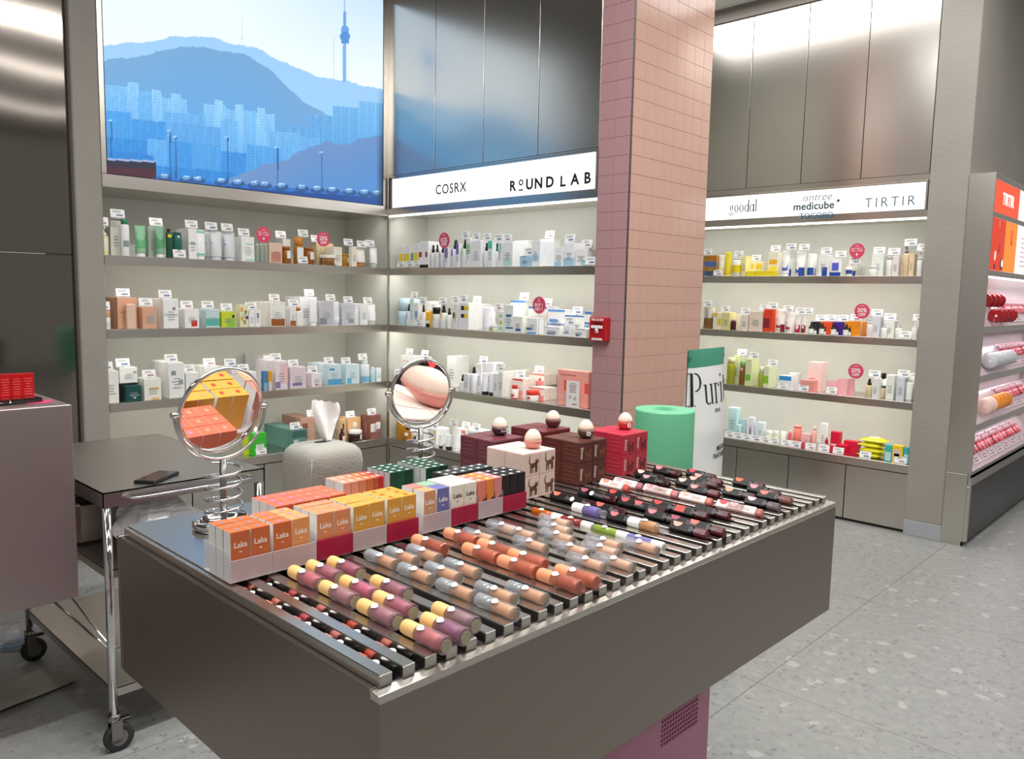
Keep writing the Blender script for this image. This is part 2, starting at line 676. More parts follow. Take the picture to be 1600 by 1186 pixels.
DK = mat('17201f', .5)
yb = -.006
xl = lambda u, v: (float(on(u, v, 1, yb)[0]), float(on(u, v, 1, yb)[2]))
p1, p2 = xl(704, 295), xl(860, 285)
rx0 = xl(797, 290)[0]
rx1 = xl(924, 281)[0]
tx1 = text_mesh('COSRX', .088, DK, sx=.95, space=1.12, bold=.0006)
zc = p2[1]
def rl(s, x, size, dz=0, bold=.0028):
    return (text_mesh(s, size, DK, bold=bold), x, zc + dz)
w = rx1 - rx0
at_ = lambda f: rx0 + w * f
stroke = [rl('R', at_(.035), .082), (text_mesh('O', .046, DK, bold=.002), at_(.146), zc + .016),
          (M().box(-.018, .018, -.0004, .0004, -.004, .004).mesh('lettering', DK), at_(.146), zc - .026)]
for ch, f_ in (('U', .257), ('N', .372), ('D', .512), ('A', .812), ('B', .955)):
    stroke.append(rl(ch, at_(f_), .084))
stroke.append((M().box(-.020, -.008, -.0004, .0004, -.030, .030).box(-.020, .020, -.0004, .0004, -.031, -.019)
               .box(-.011, .002, -.0004, .0004, -.010, -.007).box(-.011, .002, -.0004, .0004, .002, .005).box(-.011, .000, -.0004, .0004, .014, .017)
               .mesh('lettering', DK), at_(.674), zc))
sign('long white light box sign above the shelves beside the pillar', .048, XP0 - .02, yb, HB + .056, HB + .252,
     [], [(tx1, p1[0], p1[1])] + stroke)
yf = FARY - .006
xf = lambda u, v: (float(on(u, v, 1, yf)[0]), float(on(u, v, 1, yf)[2]))
TEAL = mat('16363f', .5)
pg, pi_, pm, pt, pr = xf(1161, 325), xf(1276, 308), xf(1271, 322), xf(1275, 337), xf(1390, 316)


def serif_glyphs(s, h, thick, thin, mt):
    """high-contrast serif letters built from strokes, upright, facing -y, left aligned at x=0, baseline z=0"""
    m = M()
    x = 0
    def ar(cx, cz, rx, rz, a0, a1, tk, tn, n=14):
        vo, vi = [], []
        for i in range(n + 1):
            a = a0 + (a1 - a0) * i / n
            w = tn + (tk - tn) * abs(math.cos(a))
            vo.append((cx + rx * math.cos(a), cz + rz * math.sin(a)))
            vi.append((cx + (rx - w) * math.cos(a), cz + (rz - min(w, tn * 1.6)) * math.sin(a)))
        for i in range(n):
            q = [vo[i], vo[i + 1], vi[i + 1], vi[i]]
            m.add([(p[0], -.0005, p[1]) for p in q] + [(p[0], 0, p[1]) for p in q], [(0, 1, 2, 3), (4, 7, 6, 5), (0, 4, 5, 1), (2, 6, 7, 3)])
    def r(x0, x1, z0, z1):
        m.box(x0, x1, -.0005, 0, z0, z1)
    xh = h * .62
    for c in s:
        if c in 'PD':
            r(x + .06 * h, x + .06 * h + thick, 0, h)
            r(x - .02 * h, x + .26 * h, h - thin, h)
            r(x - .02 * h, x + .22 * h, 0, thin)
            if c == 'P':
                ar(x + .22 * h, h * .72, .27 * h, .28 * h, -PI / 2, PI / 2, thick, thin)
                x += .6 * h
            else:
                ar(x + .24 * h, h * .5, .36 * h, .5 * h, -PI / 2, PI / 2, thick, thin)
                x += .72 * h
        elif c == 'u':
            r(x + .04 * h, x + .04 * h + thick, .12 * h, xh)
            ar(x + .2 * h, .16 * h, .16 * h, .16 * h, PI, 1.75 * PI, thick, thin)
            r(x + .34 * h, x + .34 * h + thick, 0, xh)
            r(x - .02 * h, x + .06 * h, xh - thin, xh)
            r(x + .28 * h, x + .36 * h, xh - thin, xh)
            x += .52 * h
        elif c in 'rin':
            r(x + .06 * h, x + .06 * h + thick, 0, xh)
            r(x - .01 * h, x + .08 * h, xh - thin, xh)
            r(x - .01 * h, x + .18 * h, 0, thin)
            if c == 'r':
                ar(x + .2 * h, xh - .14 * h, .13 * h, .14 * h, .3, PI, thin * 1.5, thin)
                m.lathe([(.035 * h, -.0003), (.035 * h, .0003)], 10, 0, Matrix.Translation((x + .31 * h, 0, xh - .09 * h)) @ FR)
                x += .38 * h
            elif c == 'i':
                m.lathe([(.045 * h, -.0003), (.045 * h, .0003)], 10, 0, Matrix.Translation((x + .09 * h, 0, h * .85)) @ FR)
                x += .24 * h
            else:
                ar(x + .26 * h, xh - .17 * h, .16 * h, .17 * h, 0, PI, thick, thin)
                r(x + .42 * h - thick, x + .42 * h, 0, xh - .17 * h)
                r(x + .32 * h, x + .48 * h, 0, thin)
                x += .54 * h
        elif c == 't':
            r(x + .08 * h, x + .08 * h + thick, .06 * h, h * .82)
            r(x - .01 * h, x + .24 * h, xh - thin, xh)
            ar(x + .2 * h, .1 * h, .1 * h, .1 * h, PI, 1.7 * PI, thick, thin)
            x += .3 * h
        elif c in 'oad':
            ar(x + .2 * h, xh / 2, .19 * h, xh / 2, 0, 2 * PI, thick, thin, 22)
            if c in 'ad':
                r(x + .36 * h - thick / 2, x + .36 * h + thick / 2, 0, xh if c == 'a' else h)
            x += .46 * h
        elif c == 'g':
            ar(x + .2 * h, xh * .66, .15 * h, xh * .34, 0, 2 * PI, thick, thin, 20)
            ar(x + .2 * h, -.1 * h, .19 * h, .13 * h, 0, 2 * PI, thick * .7, thin, 20)
            r(x + .3 * h, x + .42 * h, xh - thin * 1.5, xh)
            x += .46 * h
        elif c == 'l':
            r(x + .06 * h, x + .06 * h + thick, 0, h)
            r(x - .01 * h, x + .2 * h, 0, thin)
            x += .24 * h
    me = m.mesh('lettering', mt)
    xs = [v[0] for v in m.v]
    me['w'] = max(xs)
    return me


gm = serif_glyphs('goodal', .088, .0075, .0032, DK)
fa, fb = [float(along(u, (0, yf, 2.15), (1, 0, 0))) for u in (1216.5, 1334)]
plus = M().box(-.012, .012, -.0005, .0003, -.004, .004).box(-.004, .004, -.0005, .0003, -.012, .012).mesh('lettering', TEAL)
sign('white light box sign of three panes in the far bay', XF0 + .02, XF1 - .02, yf, HB + .056, HB + .222, [fa, fb],
     [(gm, pg[0] - gm['w'] / 2, pg[1] - .03), (text_mesh('isntree', .07, mat('7d8a88', .6), shear=.35, sx=1.05, bold=0, ext=.0003), *pi_),
      (text_mesh('medicube', .072, TEAL, sx=1.02, bold=.0014), *pm), (plus, pm[0] + .168, pm[1] + .026),
      (text_mesh('TOCOBO', .052, mat('3f7a96', .5), sx=1.05, bold=.0006), *pt),
      (text_mesh('TIRTIR', .09, mat('2d4f55', .5), sx=.95, space=1.3, bold=-.0008), *pr)])

# ================================================================== CITY SCREEN (an LED wall showing a photograph)
SY0, SY1, SZ0, SZ1 = -1.871, -.052, 2.097, 3.468
NX, NZ = 330, 250
ys = np.linspace(SY0, SY1, NX)
zs = np.linspace(SZ0, SZ1, NZ)
YY, ZZ = np.meshgrid(ys, zs)
U = np.zeros_like(YY)
V = np.zeros_like(YY)
dx, dy, dz = 0 - CAM[0], YY - CAM[1], ZZ - CAM[2]
ff = _f[0] * dx + _f[1] * dy + _f[2] * dz
U = 800 + F * (_r[0] * dx + _r[1] * dy + _r[2] * dz) / ff      # the picture's own drawing grid, measured from the photo
V = 593 - F * (_u[0] * dx + _u[1] * dy + _u[2] * dz) / ff
rng = np.random.RandomState(3)


def wob(x, seed, amp, n=6, f0=.02):
    r = np.random.RandomState(seed)
    y = np.zeros_like(x)
    for i in range(n):
        y += np.sin(x * f0 * 1.9 ** i + r.uniform(0, 6.28)) / 1.5 ** i
    return y * amp / 2


IMG = np.zeros((NZ, NX, 3))
top, bot = np.array([198, 222, 246.]), np.array([232, 244, 252.])
k = np.clip(V / 130, 0, 1)[..., None]
kx = np.clip((U - 380) / 220, 0, 1)[..., None]
IMG[:] = (1 - k) * (top * kx + np.array([226, 241, 251.]) * (1 - kx)) + k * bot


def ridge(pts, c0, c1, span, seed, amp, f0=.05):
    px, py = zip(*pts)
    line = np.interp(U, px, py) + wob(U, seed, amp, 6, f0)
    t = np.clip((V - line) / span, 0, 1)[..., None]
    nz = (np.sin(U * .9 + V * .7 + seed) * np.sin(U * .31 - V * .9) * 2.5)[..., None]
    c = np.array(c0, float) * (1 - t) + np.array(c1, float) * t + nz
    msk = (V > line)[..., None]
    IMG[:] = np.where(msk, c, IMG)


ridge([(150, 74), (210, 66), (275, 58), (330, 58), (370, 68), (400, 76), (430, 92), (470, 108), (520, 125), (550, 130), (600, 140)],
      (152, 198, 240), (150, 205, 246), 120, 1, 3)
ridge([(150, 98), (190, 92), (230, 84), (280, 74), (340, 76), (380, 84), (420, 108), (450, 138), (480, 160), (520, 185), (600, 200)],
      (112, 162, 208), (96, 162, 220), 110, 2, 3)


def block(x0, x1, y0, y1, c, st=.12, wx=4.0, wy=4.5, slope=.09):
    yy = V - slope * (U - x0)
    msk = (U >= x0) & (U < x1) & (yy >= y0) & (yy < y1)
    pat = ((np.sin(U * 2 * PI / wx) > .1) & (np.sin(yy * 2 * PI / wy) > -.2))
    edge = (np.abs((U - x0) % 13) < 1.4)
    cc = np.array(c, float)[None, None] * (1 - st * pat[..., None]) * (1 + .07 * edge[..., None])
    fade = np.clip((yy - y0) / 130, 0, 1)[..., None]
    cc = cc * (1 - fade * .55) + np.array([38, 132, 214.]) * fade * .55
    IMG[:] = np.where(msk[..., None], np.clip(cc, 0, 255), IMG)


for x0, x1, y0, c in [(480, 545, 178, (104, 170, 226)), (440, 600, 196, (98, 168, 226)), (520, 600, 165, (110, 178, 232)), (560, 600, 158, (120, 186, 238)),
                      (160, 215, 132, (122, 190, 244)), (215, 250, 142, (112, 182, 240)), (250, 292, 152, (128, 192, 244)),
                      (200, 216, 128, (140, 200, 246)), (238, 252, 140, (140, 200, 246)), (268, 282, 146, (140, 200, 246)),
                      (318, 352, 162, (132, 194, 244)), (352, 400, 170, (124, 190, 242)), (400, 430, 176, (132, 196, 246)),
                      (335, 348, 156, (150, 206, 248)), (368, 380, 162, (150, 206, 248)), (402, 414, 168, (150, 206, 248)),
                      (165, 205, 172, (70, 158, 230)), (255, 320, 174, (104, 176, 236)), (205, 260, 186, (64, 152, 226)),
                      (268, 345, 192, (92, 166, 230)), (345, 372, 186, (112, 182, 238)), (420, 470, 204, (112, 180, 236)), (470, 500, 214, (108, 176, 234)),
                      (165, 230, 214, (46, 140, 218)), (230, 262, 216, (96, 172, 236)), (262, 300, 220, (60, 150, 224)), (300, 345, 226, (78, 160, 228)),
                      (345, 385, 236, (56, 146, 222)), (385, 440, 226, (84, 164, 230)), (165, 240, 236, (36, 130, 212)), (240, 400, 258, (44, 136, 214))]:
    block(x0, x1, y0, 340, c)
ridge([(150, 330), (340, 285), (380, 270), (420, 258), (470, 236), (500, 226), (540, 222), (600, 212)],
      (106, 142, 194), (76, 138, 204), 90, 5, 5, .07)


def line(x, y0, y1, w, c):
    msk = (np.abs(U - x) < w) & (V > y0) & (V < y1)
    IMG[msk] = c


def ell(x, y, rx, ry, c):
    IMG[((U - x) / rx) ** 2 + ((V - y) / ry) ** 2 < 1] = c


tc = (104, 160, 222)
line(538.5, -5, 20, .9, (150, 190, 232)); line(538.5, 18, 42, 1.9, tc); line(538.5, 40, 128, 2.6, (124, 174, 228))
ell(539, 47, 6, 8, tc); ell(539, 57, 8, 8, (84, 142, 210)); line(539, 62, 68, 6, (84, 142, 210))
line(521.5, 58, 128, .9, (196, 206, 226)); line(378.5, 28, 62, 1.1, (206, 214, 230))
for x, y0, y1 in [(174, 188, 246), (266, 204, 284), (275, 214, 286), (356, 214, 284), (434, 230, 292), (503, 238, 300)]:
    line(x, y0, y1, .9, (40, 84, 140)); ell(x - 2, y0, 4, 1.2, (150, 200, 240))
road = 272 + (U - 165) * (306 - 272) / 433
IMG[(V > road - 1)] = (36, 112, 196)
IMG[(V > road + 4)] = (22, 74, 150)
bus = (U > 160) & (U < 244 - np.clip(252 - V, 0, 8)) & (V > 247 + (U - 165) * .05) & (V < road + 1)
IMG[bus] = (70, 26, 44)
IMG[bus & (V < 260 + (U - 165) * .06)] = (34, 34, 56)
IMG[bus & (V < 250 + (U - 165) * .05)] = (150, 170, 214)
for x in (258, 292, 310, 346, 372, 398, 414, 440, 472, 496, 520, 546, 570, 590):
    y = 272 + (x - 165) * (306 - 272) / 433
    ell(x, y - 1, 11, 5, (40, 84, 140)); ell(x - 1, y - 4, 6.5, 3, (96, 150, 206)); ell(x - 1, y - 6.2, 5, 1, (190, 224, 246))
IMG[U > 586] *= (1 - .55 * np.clip((U[U > 586] - 588) / 10, 0, 1) * np.clip((V[U > 586] - 120) / 150, 0, 1))[..., None]
IMG = np.clip(IMG, 0, 255) / 255
LINI = np.where(IMG <= .04045, IMG / 12.92, ((IMG + .055) / 1.055) ** 2.4)
vs = np.stack([np.full(NX * NZ, .0), YY.ravel(), ZZ.ravel()], 1)
ii = np.arange(NX * NZ).reshape(NZ, NX)
fs = np.stack([ii[:-1, :-1].ravel(), ii[:-1, 1:].ravel(), ii[1:, 1:].ravel(), ii[1:, :-1].ravel()], 1)
sm = bpy.data.meshes.new('picture')
sm.from_pydata(vs.tolist(), [], fs.tolist())
ca = sm.color_attributes.new('picture', 'FLOAT_COLOR', 'POINT')
ca.data.foreach_set('color', np.concatenate([LINI.reshape(-1, 3), np.ones((NX * NZ, 1))], 1).ravel())
SCM, nt, bs = _new('led_screen')
at = nt.nodes.new('ShaderNodeAttribute')
at.attribute_name = 'picture'
nt.links.new(at.outputs['Color'], bs.inputs['Emission Color'])
bs.inputs['Emission Strength'].default_value = 1.12
bs.inputs['Base Color'].default_value = (.01, .01, .01, 1)
bs.inputs['Roughness'].default_value = .5
sm.materials.append(SCM)
scr = thing('video_screen', 'large lit screen showing a blue city below a wooded hill', 'screen')
obj('housing', M().box(-.03, -.002, SY0, SY1, SZ0, SZ1, .001), BLACK, scr)
obj('picture', sm, None, scr)
obj('bezel', M().box(-.002, .003, SY1, SY1 + .004, SZ0, SZ1).box(-.002, .003, SY0 - .003, SY0, SZ0, SZ1).box(-.002, .003, SY0, SY1, SZ1, SZ1 + .004), BLACK, scr)

# ================================================================== THE DISPLAY TABLE
TA, TH, HT = np.array([3.8217, -2.9578]), 1.5579, 1.02
TE1 = np.array([math.cos(TH), math.sin(TH)])
TE2 = np.array([-math.sin(TH), math.cos(TH)])
TW, TD = 1.3436, .848
ZS = 1.036                                   # top of the slats


def tw(w, d, z=ZS):
    q = TA + w * TE1 + d * TE2
    return (q[0], q[1], z)


def wd(u, v, z):
    q = on(u, v, 2, z)[:2] - TA
    return float(q @ TE1), float(q @ TE2)


slw = [.01 + .03664 * k - .0105 * math.sin(PI * k / 35) for k in range(36)]
SLW = .0195
gaps = [(slw[k] + SLW + slw[k + 1]) / 2 for k in range(35)]
snap = lambda w: min(gaps, key=lambda g: abs(g - w))

tb = thing('display_table', 'large brushed steel display table with a slatted top on a pink pedestal', 'table', tw(0, 0, 0), TH)
B = lambda *a, **k: M().box(*a, **k)
obj('front_panel', B(0, TW, 0, .018, .75, 1.008, c=.0008), STT, tb)
obj('front_rim', M().prism([(0, 1.0172), (0, 1.0082), (.0178, 1.0082), (.0178, HT), (.014, HT)], 0, TW, 0, Matrix(((0, 0, 1, 0), (1, 0, 0, 0), (0, 1, 0, 0), (0, 0, 0, 1)))), STS, tb)
obj('back_panel', B(0, TW, TD - .01, TD, .75, HT, c=.0015), STT, tb)
obj('side_panel', B(0, .016, .0181, TD - .0101, .75, HT, c=.0015), STT, tb)
obj('side_panel', B(TW - .01, TW, .0101, TD - .0101, .75, HT, c=.0015), STT, tb)
obj('bottom_panel', B(.0161, TW - .0101, .0181, TD - .0101, .75, .76), STT, tb)
obj('deck', B(.0161, TW - .0101, .0181, TD - .0101, .998, 1.006), mat('3a3838', .5), tb)
sl = M().box(0, SLW, .012, .836, HT + .0002, ZS, c=.0012).mesh('slat', STS)
for w in slw:
    obj('slat', sl, None, tb, (w, 0, 0))
obj('back_plate', B(.018, .705, .447, .84, ZS + .0002, ZS + .003, c=.0008), STS, tb)
PINK = mat('b0547f', .15, 0, .03, 3, 0, 1.45, .6)
wr = float(along(1110, tw(0, .17, .55), (TE1[0], TE1[1], 0)))
obj('pedestal', B(.22, wr, .17, .66, 0, .749, c=.004), PINK, tb)
dots = M()
for i in range(14):
    for j in range(9):
        dots.lathe([(.0035, 0), (.0035, .0012)], 6, 0, Matrix.Translation((wr - .06 - i * .011, .1695, .60 - j * .011)) @ FR)
obj('dot_pattern', dots, mat('a34c77', .4), tb)  # grid of faint darker dots on the pedestal face

STK = mat('f7f5f6', .45, 0, .01)


def drop_sticker(r, T):
    n = 14
    pts = []
    for i in range(n):
        a = 2 * PI * i / n
        pts.append((r * math.cos(a) * (1.5 if math.cos(a) < 0 else 1), r * math.sin(a) * (1 - .35 * max(0, -math.cos(a)))))
    return M().prism(pts, 0, .0005, 0, T)


LAY = Matrix.Rotation(-PI / 2, 4, 'X')        # z axis -> +y (towards the back of the table)


def lying(kind, core, capc, label, w, d0, d1, group=None):
    """a little bottle lying in a groove, base towards the front edge"""
    L = .086 if kind in 'ac' else .080
    if kind == 'e':
        L = .082
    if kind == 'f':
        L = .088
    R = {'a': .0128, 'b': .0112, 'c': .0128, 'd': .0106, 'e': .0088, 'f': .0118}[kind]
    dm = (d0 + d1) / 2
    hw = .0086
    zc = ZS + math.sqrt(max(R * R - hw * hw, 1e-6))
    t = thing('lip_tint_bottle' if kind in 'ac' else 'tester_bottle', label, 'bottle', tw(snap(w), dm - L / 2, zc), TH)
    T = LAY
    roll = Matrix.Rotation(random.uniform(-.5, .3), 4, 'Y')
    key = (kind, core, capc)
    if kind == 'a':
        fro = mat('b595a0', .25, 0, .02, 40, 0, 1.45, 0, .26)
        obj('bottle', M().lathe([(R * .9, 0), (R, .002), (R, .050), (R * .86, .056)], 20, 0, T), fro, t)
        obj('tint_core', M().lathe([(R * .6, .011), (R * .78, .014), (R * .80, .050)], 16, 0, T), mat(core, .4), t)
        obj('base_print', M().lathe([(R * .72, -.0006), (R * .72, -.0001)], 14, 0, T), mat('a9a489', .6, 0, .25, 900), t)
        obj('cap', M().lathe([(R * .80, .0562), (R * .84, .060), (R * .84, .080), (R * .78, .085), (R * .5, L)], 20, 0, T), mat(capc, .5), t)
        sy = .046
    elif kind in 'bd':
        cl = mat('d6d6dc', .06, 0, 0, 40, 0, 1.5, 0, .22)
        obj('bottle', M().lathe([(R * .92, 0), (R, .0015), (R, .046)], 20, 0, T), cl, t)
        obj('tint_core', M().lathe([(R * .76, .006), (R * .78, .010), (R * .78, .045)], 16, 0, T), mat(core, .4), t)
        obj('base_print', M().lathe([(R * .6, -.0006), (R * .6, -.0001)], 14, 0, T), mat('9a8f80', .6, 0, .25, 900), t)
        if kind == 'b':
            obj('cap', M().lathe([(R * .97, .0462), (R * .97, .077), (R * .9, L)], 20, 0, T), mat('b4b9bd', .15, 0, .02, 40, 0, 1.5, 0, .5), t)
            obj('cap_liner', M().lathe([(R * .7, .047), (R * .7, .072)], 14, 0, T), mat('a9b3b8', .25, .7, .02), t)
        else:
            obj('cap', M().lathe([(R * .98, .0462), (R * .98, .078), (R * .9, L)], 20, 0, T), cl, t)
            obj('cap_liner', M().lathe([(R * .55, .047), (R * .55, .070)], 14, 0, T), mat('b4b8be', .25, 0, .02, 40, 0, 1.45, 0, .5), t)
        sy = .040
    elif kind == 'c':
        obj('bottle', M().lathe([(R * .94, 0), (R, .0015), (R, .056)], 20, 0, T), mat('f0b8a0', .05, 0, 0, 40, 0, 1.9, 0, .18), t)
        obj('tint_core', M().lathe([(R * .82, .004), (R * .86, .007), (R * .86, .044)], 16, 0, T), mat(core, .1), t)
        obj('cap', M().lathe([(R * .86, .0562), (R * .88, .060), (R * .88, .081), (R * .8, L)], 20, 0, T), mat(capc, .45), t)
        sy = .049
    elif kind == 'e':
        obj('bottle', M().lathe([(R * .9, .026), (R, .028), (R, .078), (R * .9, L)], 18, 0, T), mat(core, .12, 0, .03, 40, .25, 1.4, .4), t)
        obj('cap', M().lathe([(R * .85, 0), (R * 1.02, .002), (R * 1.02, .0258)], 18, 0, T), mat('f3f1ec', .45), t)
        obj('cap_print', M().lathe([(R * .6, -.0006), (R * .6, -.0001)], 14, 0, T), mat('c9c6bd', .6), t)
        sy = .058
    else:
        obj('bottle', M().lathe([(R * .35, 0), (R * .8, .004), (R * .7, .016), (R, .022), (R, .058)], 18, 0, T), mat('e6e6f0', .04, 0, 0, 40, 0, 1.7, 0, .14), t)
        obj('liquid', M().lathe([(R * .88, .0225), (R * .93, .026), (R * .93, .057)], 16, 0, T), mat(core, .06), t)
        obj('cap', M().lathe([(R * .9, .0582), (R * .92, .062), (R * .92, .084), (R * .86, L)], 18, 0, T), mat('f4f2ee', .45), t)
        sy = .05
    st = Matrix.Rotation(-.45 if kind in 'abcd' else -.2, 4, 'Y') @ Matrix.Translation((0, sy, R + .0004))
    obj('sticker', drop_sticker(.0052, st @ Matrix.Rotation(PI / 2, 4, 'Z')), STK, t)
    return t


def crop(ox, oy, sc):
    return lambda x, y: (ox + x / sc, oy + y / sc)


ORD = ['first', 'second', 'third', 'fourth', 'fifth', 'sixth', 'seventh', 'eighth', 'ninth', 'tenth', 'eleventh', 'twelfth', 'thirteenth']
cA = crop(430, 860, 5)
AL = [((105, 170), (310, 265), 'c2575c', 'coral-red'), ((230, 120), (450, 225), 'a9525e', 'rose'), ((405, 90), (620, 190), 'a83e55', 'crimson'),
      ((345, 290), (580, 395), 'a9706c', 'brown-mauve'), ((505, 250), (730, 350), 'cf5576', 'bright pink'), ((745, 245), (1000, 345), '9b5566', 'plum-rose'),
      ((660, 430), (915, 555), 'a2686d', 'dusty mauve'), ((780, 370), (1035, 480), 'b0505e', 'raspberry'), ((1000, 610), (1290, 730), 'c0605c', 'terracotta'),
      ((1155, 545), (1440, 670), '84406a', 'dark purple'), ((1225, 460), (1515, 590), '8d6f6e', 'grey-brown')]
for a, b, c, n in AL:
    p, q = wd(*cA(*a), 1.047), wd(*cA(*b), 1.047)
    lying('a', c, 'f0c27e', n + ' lip tint bottle with cream cap, frosted, lying on the slats', (p[0] + q[0]) / 2, p[1], q[1])
cB = crop(550, 820, 5)
BLs = [((85, 240), (280, 320)), ((250, 215), (445, 290)), ((420, 200), (620, 270)), ((345, 350), (560, 430)), ((560, 335), (785, 425)), ((705, 305), (935, 395)),
       ((650, 465), (895, 575)), ((965, 590), (1240, 700)), ((960, 490), (1225, 590)), ((1205, 485), (1475, 590))]
posB = ['nearest groove, back', 'middle groove, back', 'far groove, back', 'nearest groove, second', 'middle groove, second', 'far groove, second',
        'nearest groove, third', 'nearest groove, front', 'middle groove, front', 'far groove, front']
for (a, b), n in zip(BLs, posB):
    p, q = wd(*cB(*a), 1.045), wd(*cB(*b), 1.045)
    lying('b', 'd3904f', '', 'peach tester bottle with clear grey cap beside orange bottles, ' + n + ' one', (p[0] + q[0]) / 2, p[1], q[1])
cC = crop(640, 800, 5)
CLs = [((110, 200), (330, 270)), ((270, 170), (490, 235)), ((400, 295), (625, 375)), ((550, 260), (780, 320)), ((680, 390), (935, 480)), ((795, 330), (1040, 410)),
       ((1005, 500), (1285, 590)), ((1155, 455), (1430, 555))]
for k, (a, b) in enumerate(CLs):
    p, q = wd(*cC(*a), 1.047), wd(*cC(*b), 1.047)
    lying('c', 'ae4226' if k % 3 else '9c3824', 'ee9d74', 'orange-red tint bottle with peach cap, %s from the back of the %s groove' % (ORD[k // 2], ['nearer', 'farther'][k % 2]),
          (p[0] + q[0]) / 2, p[1], q[1])
cD = crop(720, 770, 4.706)
DLs = [((95, 270), (275, 330)), ((290, 215), (445, 260)), ((310, 270), (505, 330)), ((380, 350), (580, 420)), ((560, 195), (750, 240)), ((570, 240), (770, 290)),
       ((600, 300), (790, 345)), ((690, 380), (910, 440)), ((780, 480), (1015, 550)), ((930, 330), (1160, 400)), ((910, 385), (1150, 440)), ((990, 475), (1235, 550)), ((1190, 350), (1420, 425))]
for k, (a, b) in enumerate(DLs):
    p, q = wd(*cD(*a), 1.044), wd(*cD(*b), 1.044)
    if k == 1:
        p, q = (.557, .365), (.557, .297)
    lying('d', ['dfa473', 'e4ae84', 'dca678'][k % 3], '', 'slim clear tester bottle of pale peach, %s counted from the tray corner' % ORD[k],
          (p[0] + q[0]) / 2, p[1], q[1])
for kind, a, b, c, n in [('e', (510, 135), (700, 175), 'c8641e', 'orange roll-on tube with white cap, nearest the acrylic tray'),
                         ('e', (725, 180), (925, 250), '99403c', 'brick-red roll-on tube with white cap on the slats'),
                         ('e', (975, 255), (1200, 310), '9ab44e', 'lime green roll-on tube with white cap on the slats'),
                         ('e', (1235, 310), (1470, 385), '8d84c4', 'lilac roll-on tube with white cap on the slats'),
                         ('f', (815, 115), (1010, 185), '5a44a0', 'glass bottle of violet liquid with white cap lying on the slats'),
                         ('f', (1245, 220), (1470, 290), 'c4812a', 'glass bottle of amber liquid with white cap lying on the slats')]:
    p, q = wd(*cD(*a), 1.043), wd(*cD(*b), 1.043)
    lying(kind, c, '', n, (p[0] + q[0]) / 2, p[1], q[1])

# ---- square lip sticks lying in the grooves
DMD = Matrix.Rotation(PI / 4, 4, 'Y')


def stick(w, d, col, tip, label, pale=False, shape='half'):
    H = .0088
    t = thing('lip_stick_case', label, 'lipstick', tw(snap(w), d - .070, ZS + .0075), TH)
    case = 'f0d6d3' if pale else '141012'
    cm = mat(case, .3, 0, .02, 40)
    c0 = .018 if pale else .034
    obj('case', M().box(-H, H, c0, .086, -H, H, c=.0012, T=DMD), cm, t)
    obj('tint_window', M().box(-H * .96, H * .96, .003, c0 - .0003, -H * .96, H * .96, c=.003, T=DMD), mat(tip if pale else tuple(v * .62 for v in lin_s(tip)), .2, 0, .05, 60), t)
    if shape == 'half':
        pts = [(.0102 * math.cos(a), .0102 * math.sin(a)) for a in np.linspace(-PI / 2, PI / 2, 14)]
        T = DMD @ Matrix.Translation((H, .070, H + .0002)) @ Matrix.Rotation(PI, 4, 'Z')
        pts = [(x, y) for x, y in pts]
        T = DMD @ Matrix.Translation((-H - .0002, .070, H)) @ Matrix.Rotation(-PI / 2, 4, 'Y')
        # half disc hanging from the top edge on the face turned to the shopper
        m = M().prism([(-.0 - abs(x), y) for x, y in pts], 0, .0005, 0, T)
    elif shape == 'square':
        m = M().box(-H - .0006, -H - .0001, .058, .080, -.006, H, T=DMD)
    else:
        pts = [(.0058 * math.cos(a), .0058 * math.sin(a)) for a in np.linspace(0, 2 * PI, 13)[:-1]]
        m = M().prism(pts, 0, .0005, 0, DMD @ Matrix.Translation((-H - .0002, .070, 0)) @ Matrix.Rotation(-PI / 2, 4, 'Y'))
    obj('sticker', m, mat(col, .5), t)
    Tl = DMD @ Matrix.Translation((-H - .0003, .030 if not pale else .042, -.0005)) @ Matrix.Rotation(-PI / 2, 4, 'Z')
    me = text_mesh('Dinto', .012, mat('8a8488' if not pale else 'a08878', .4, .3), ext=.0002, T=Tl, sx=.85)
    obj('lettering', me, None, t)
    return t


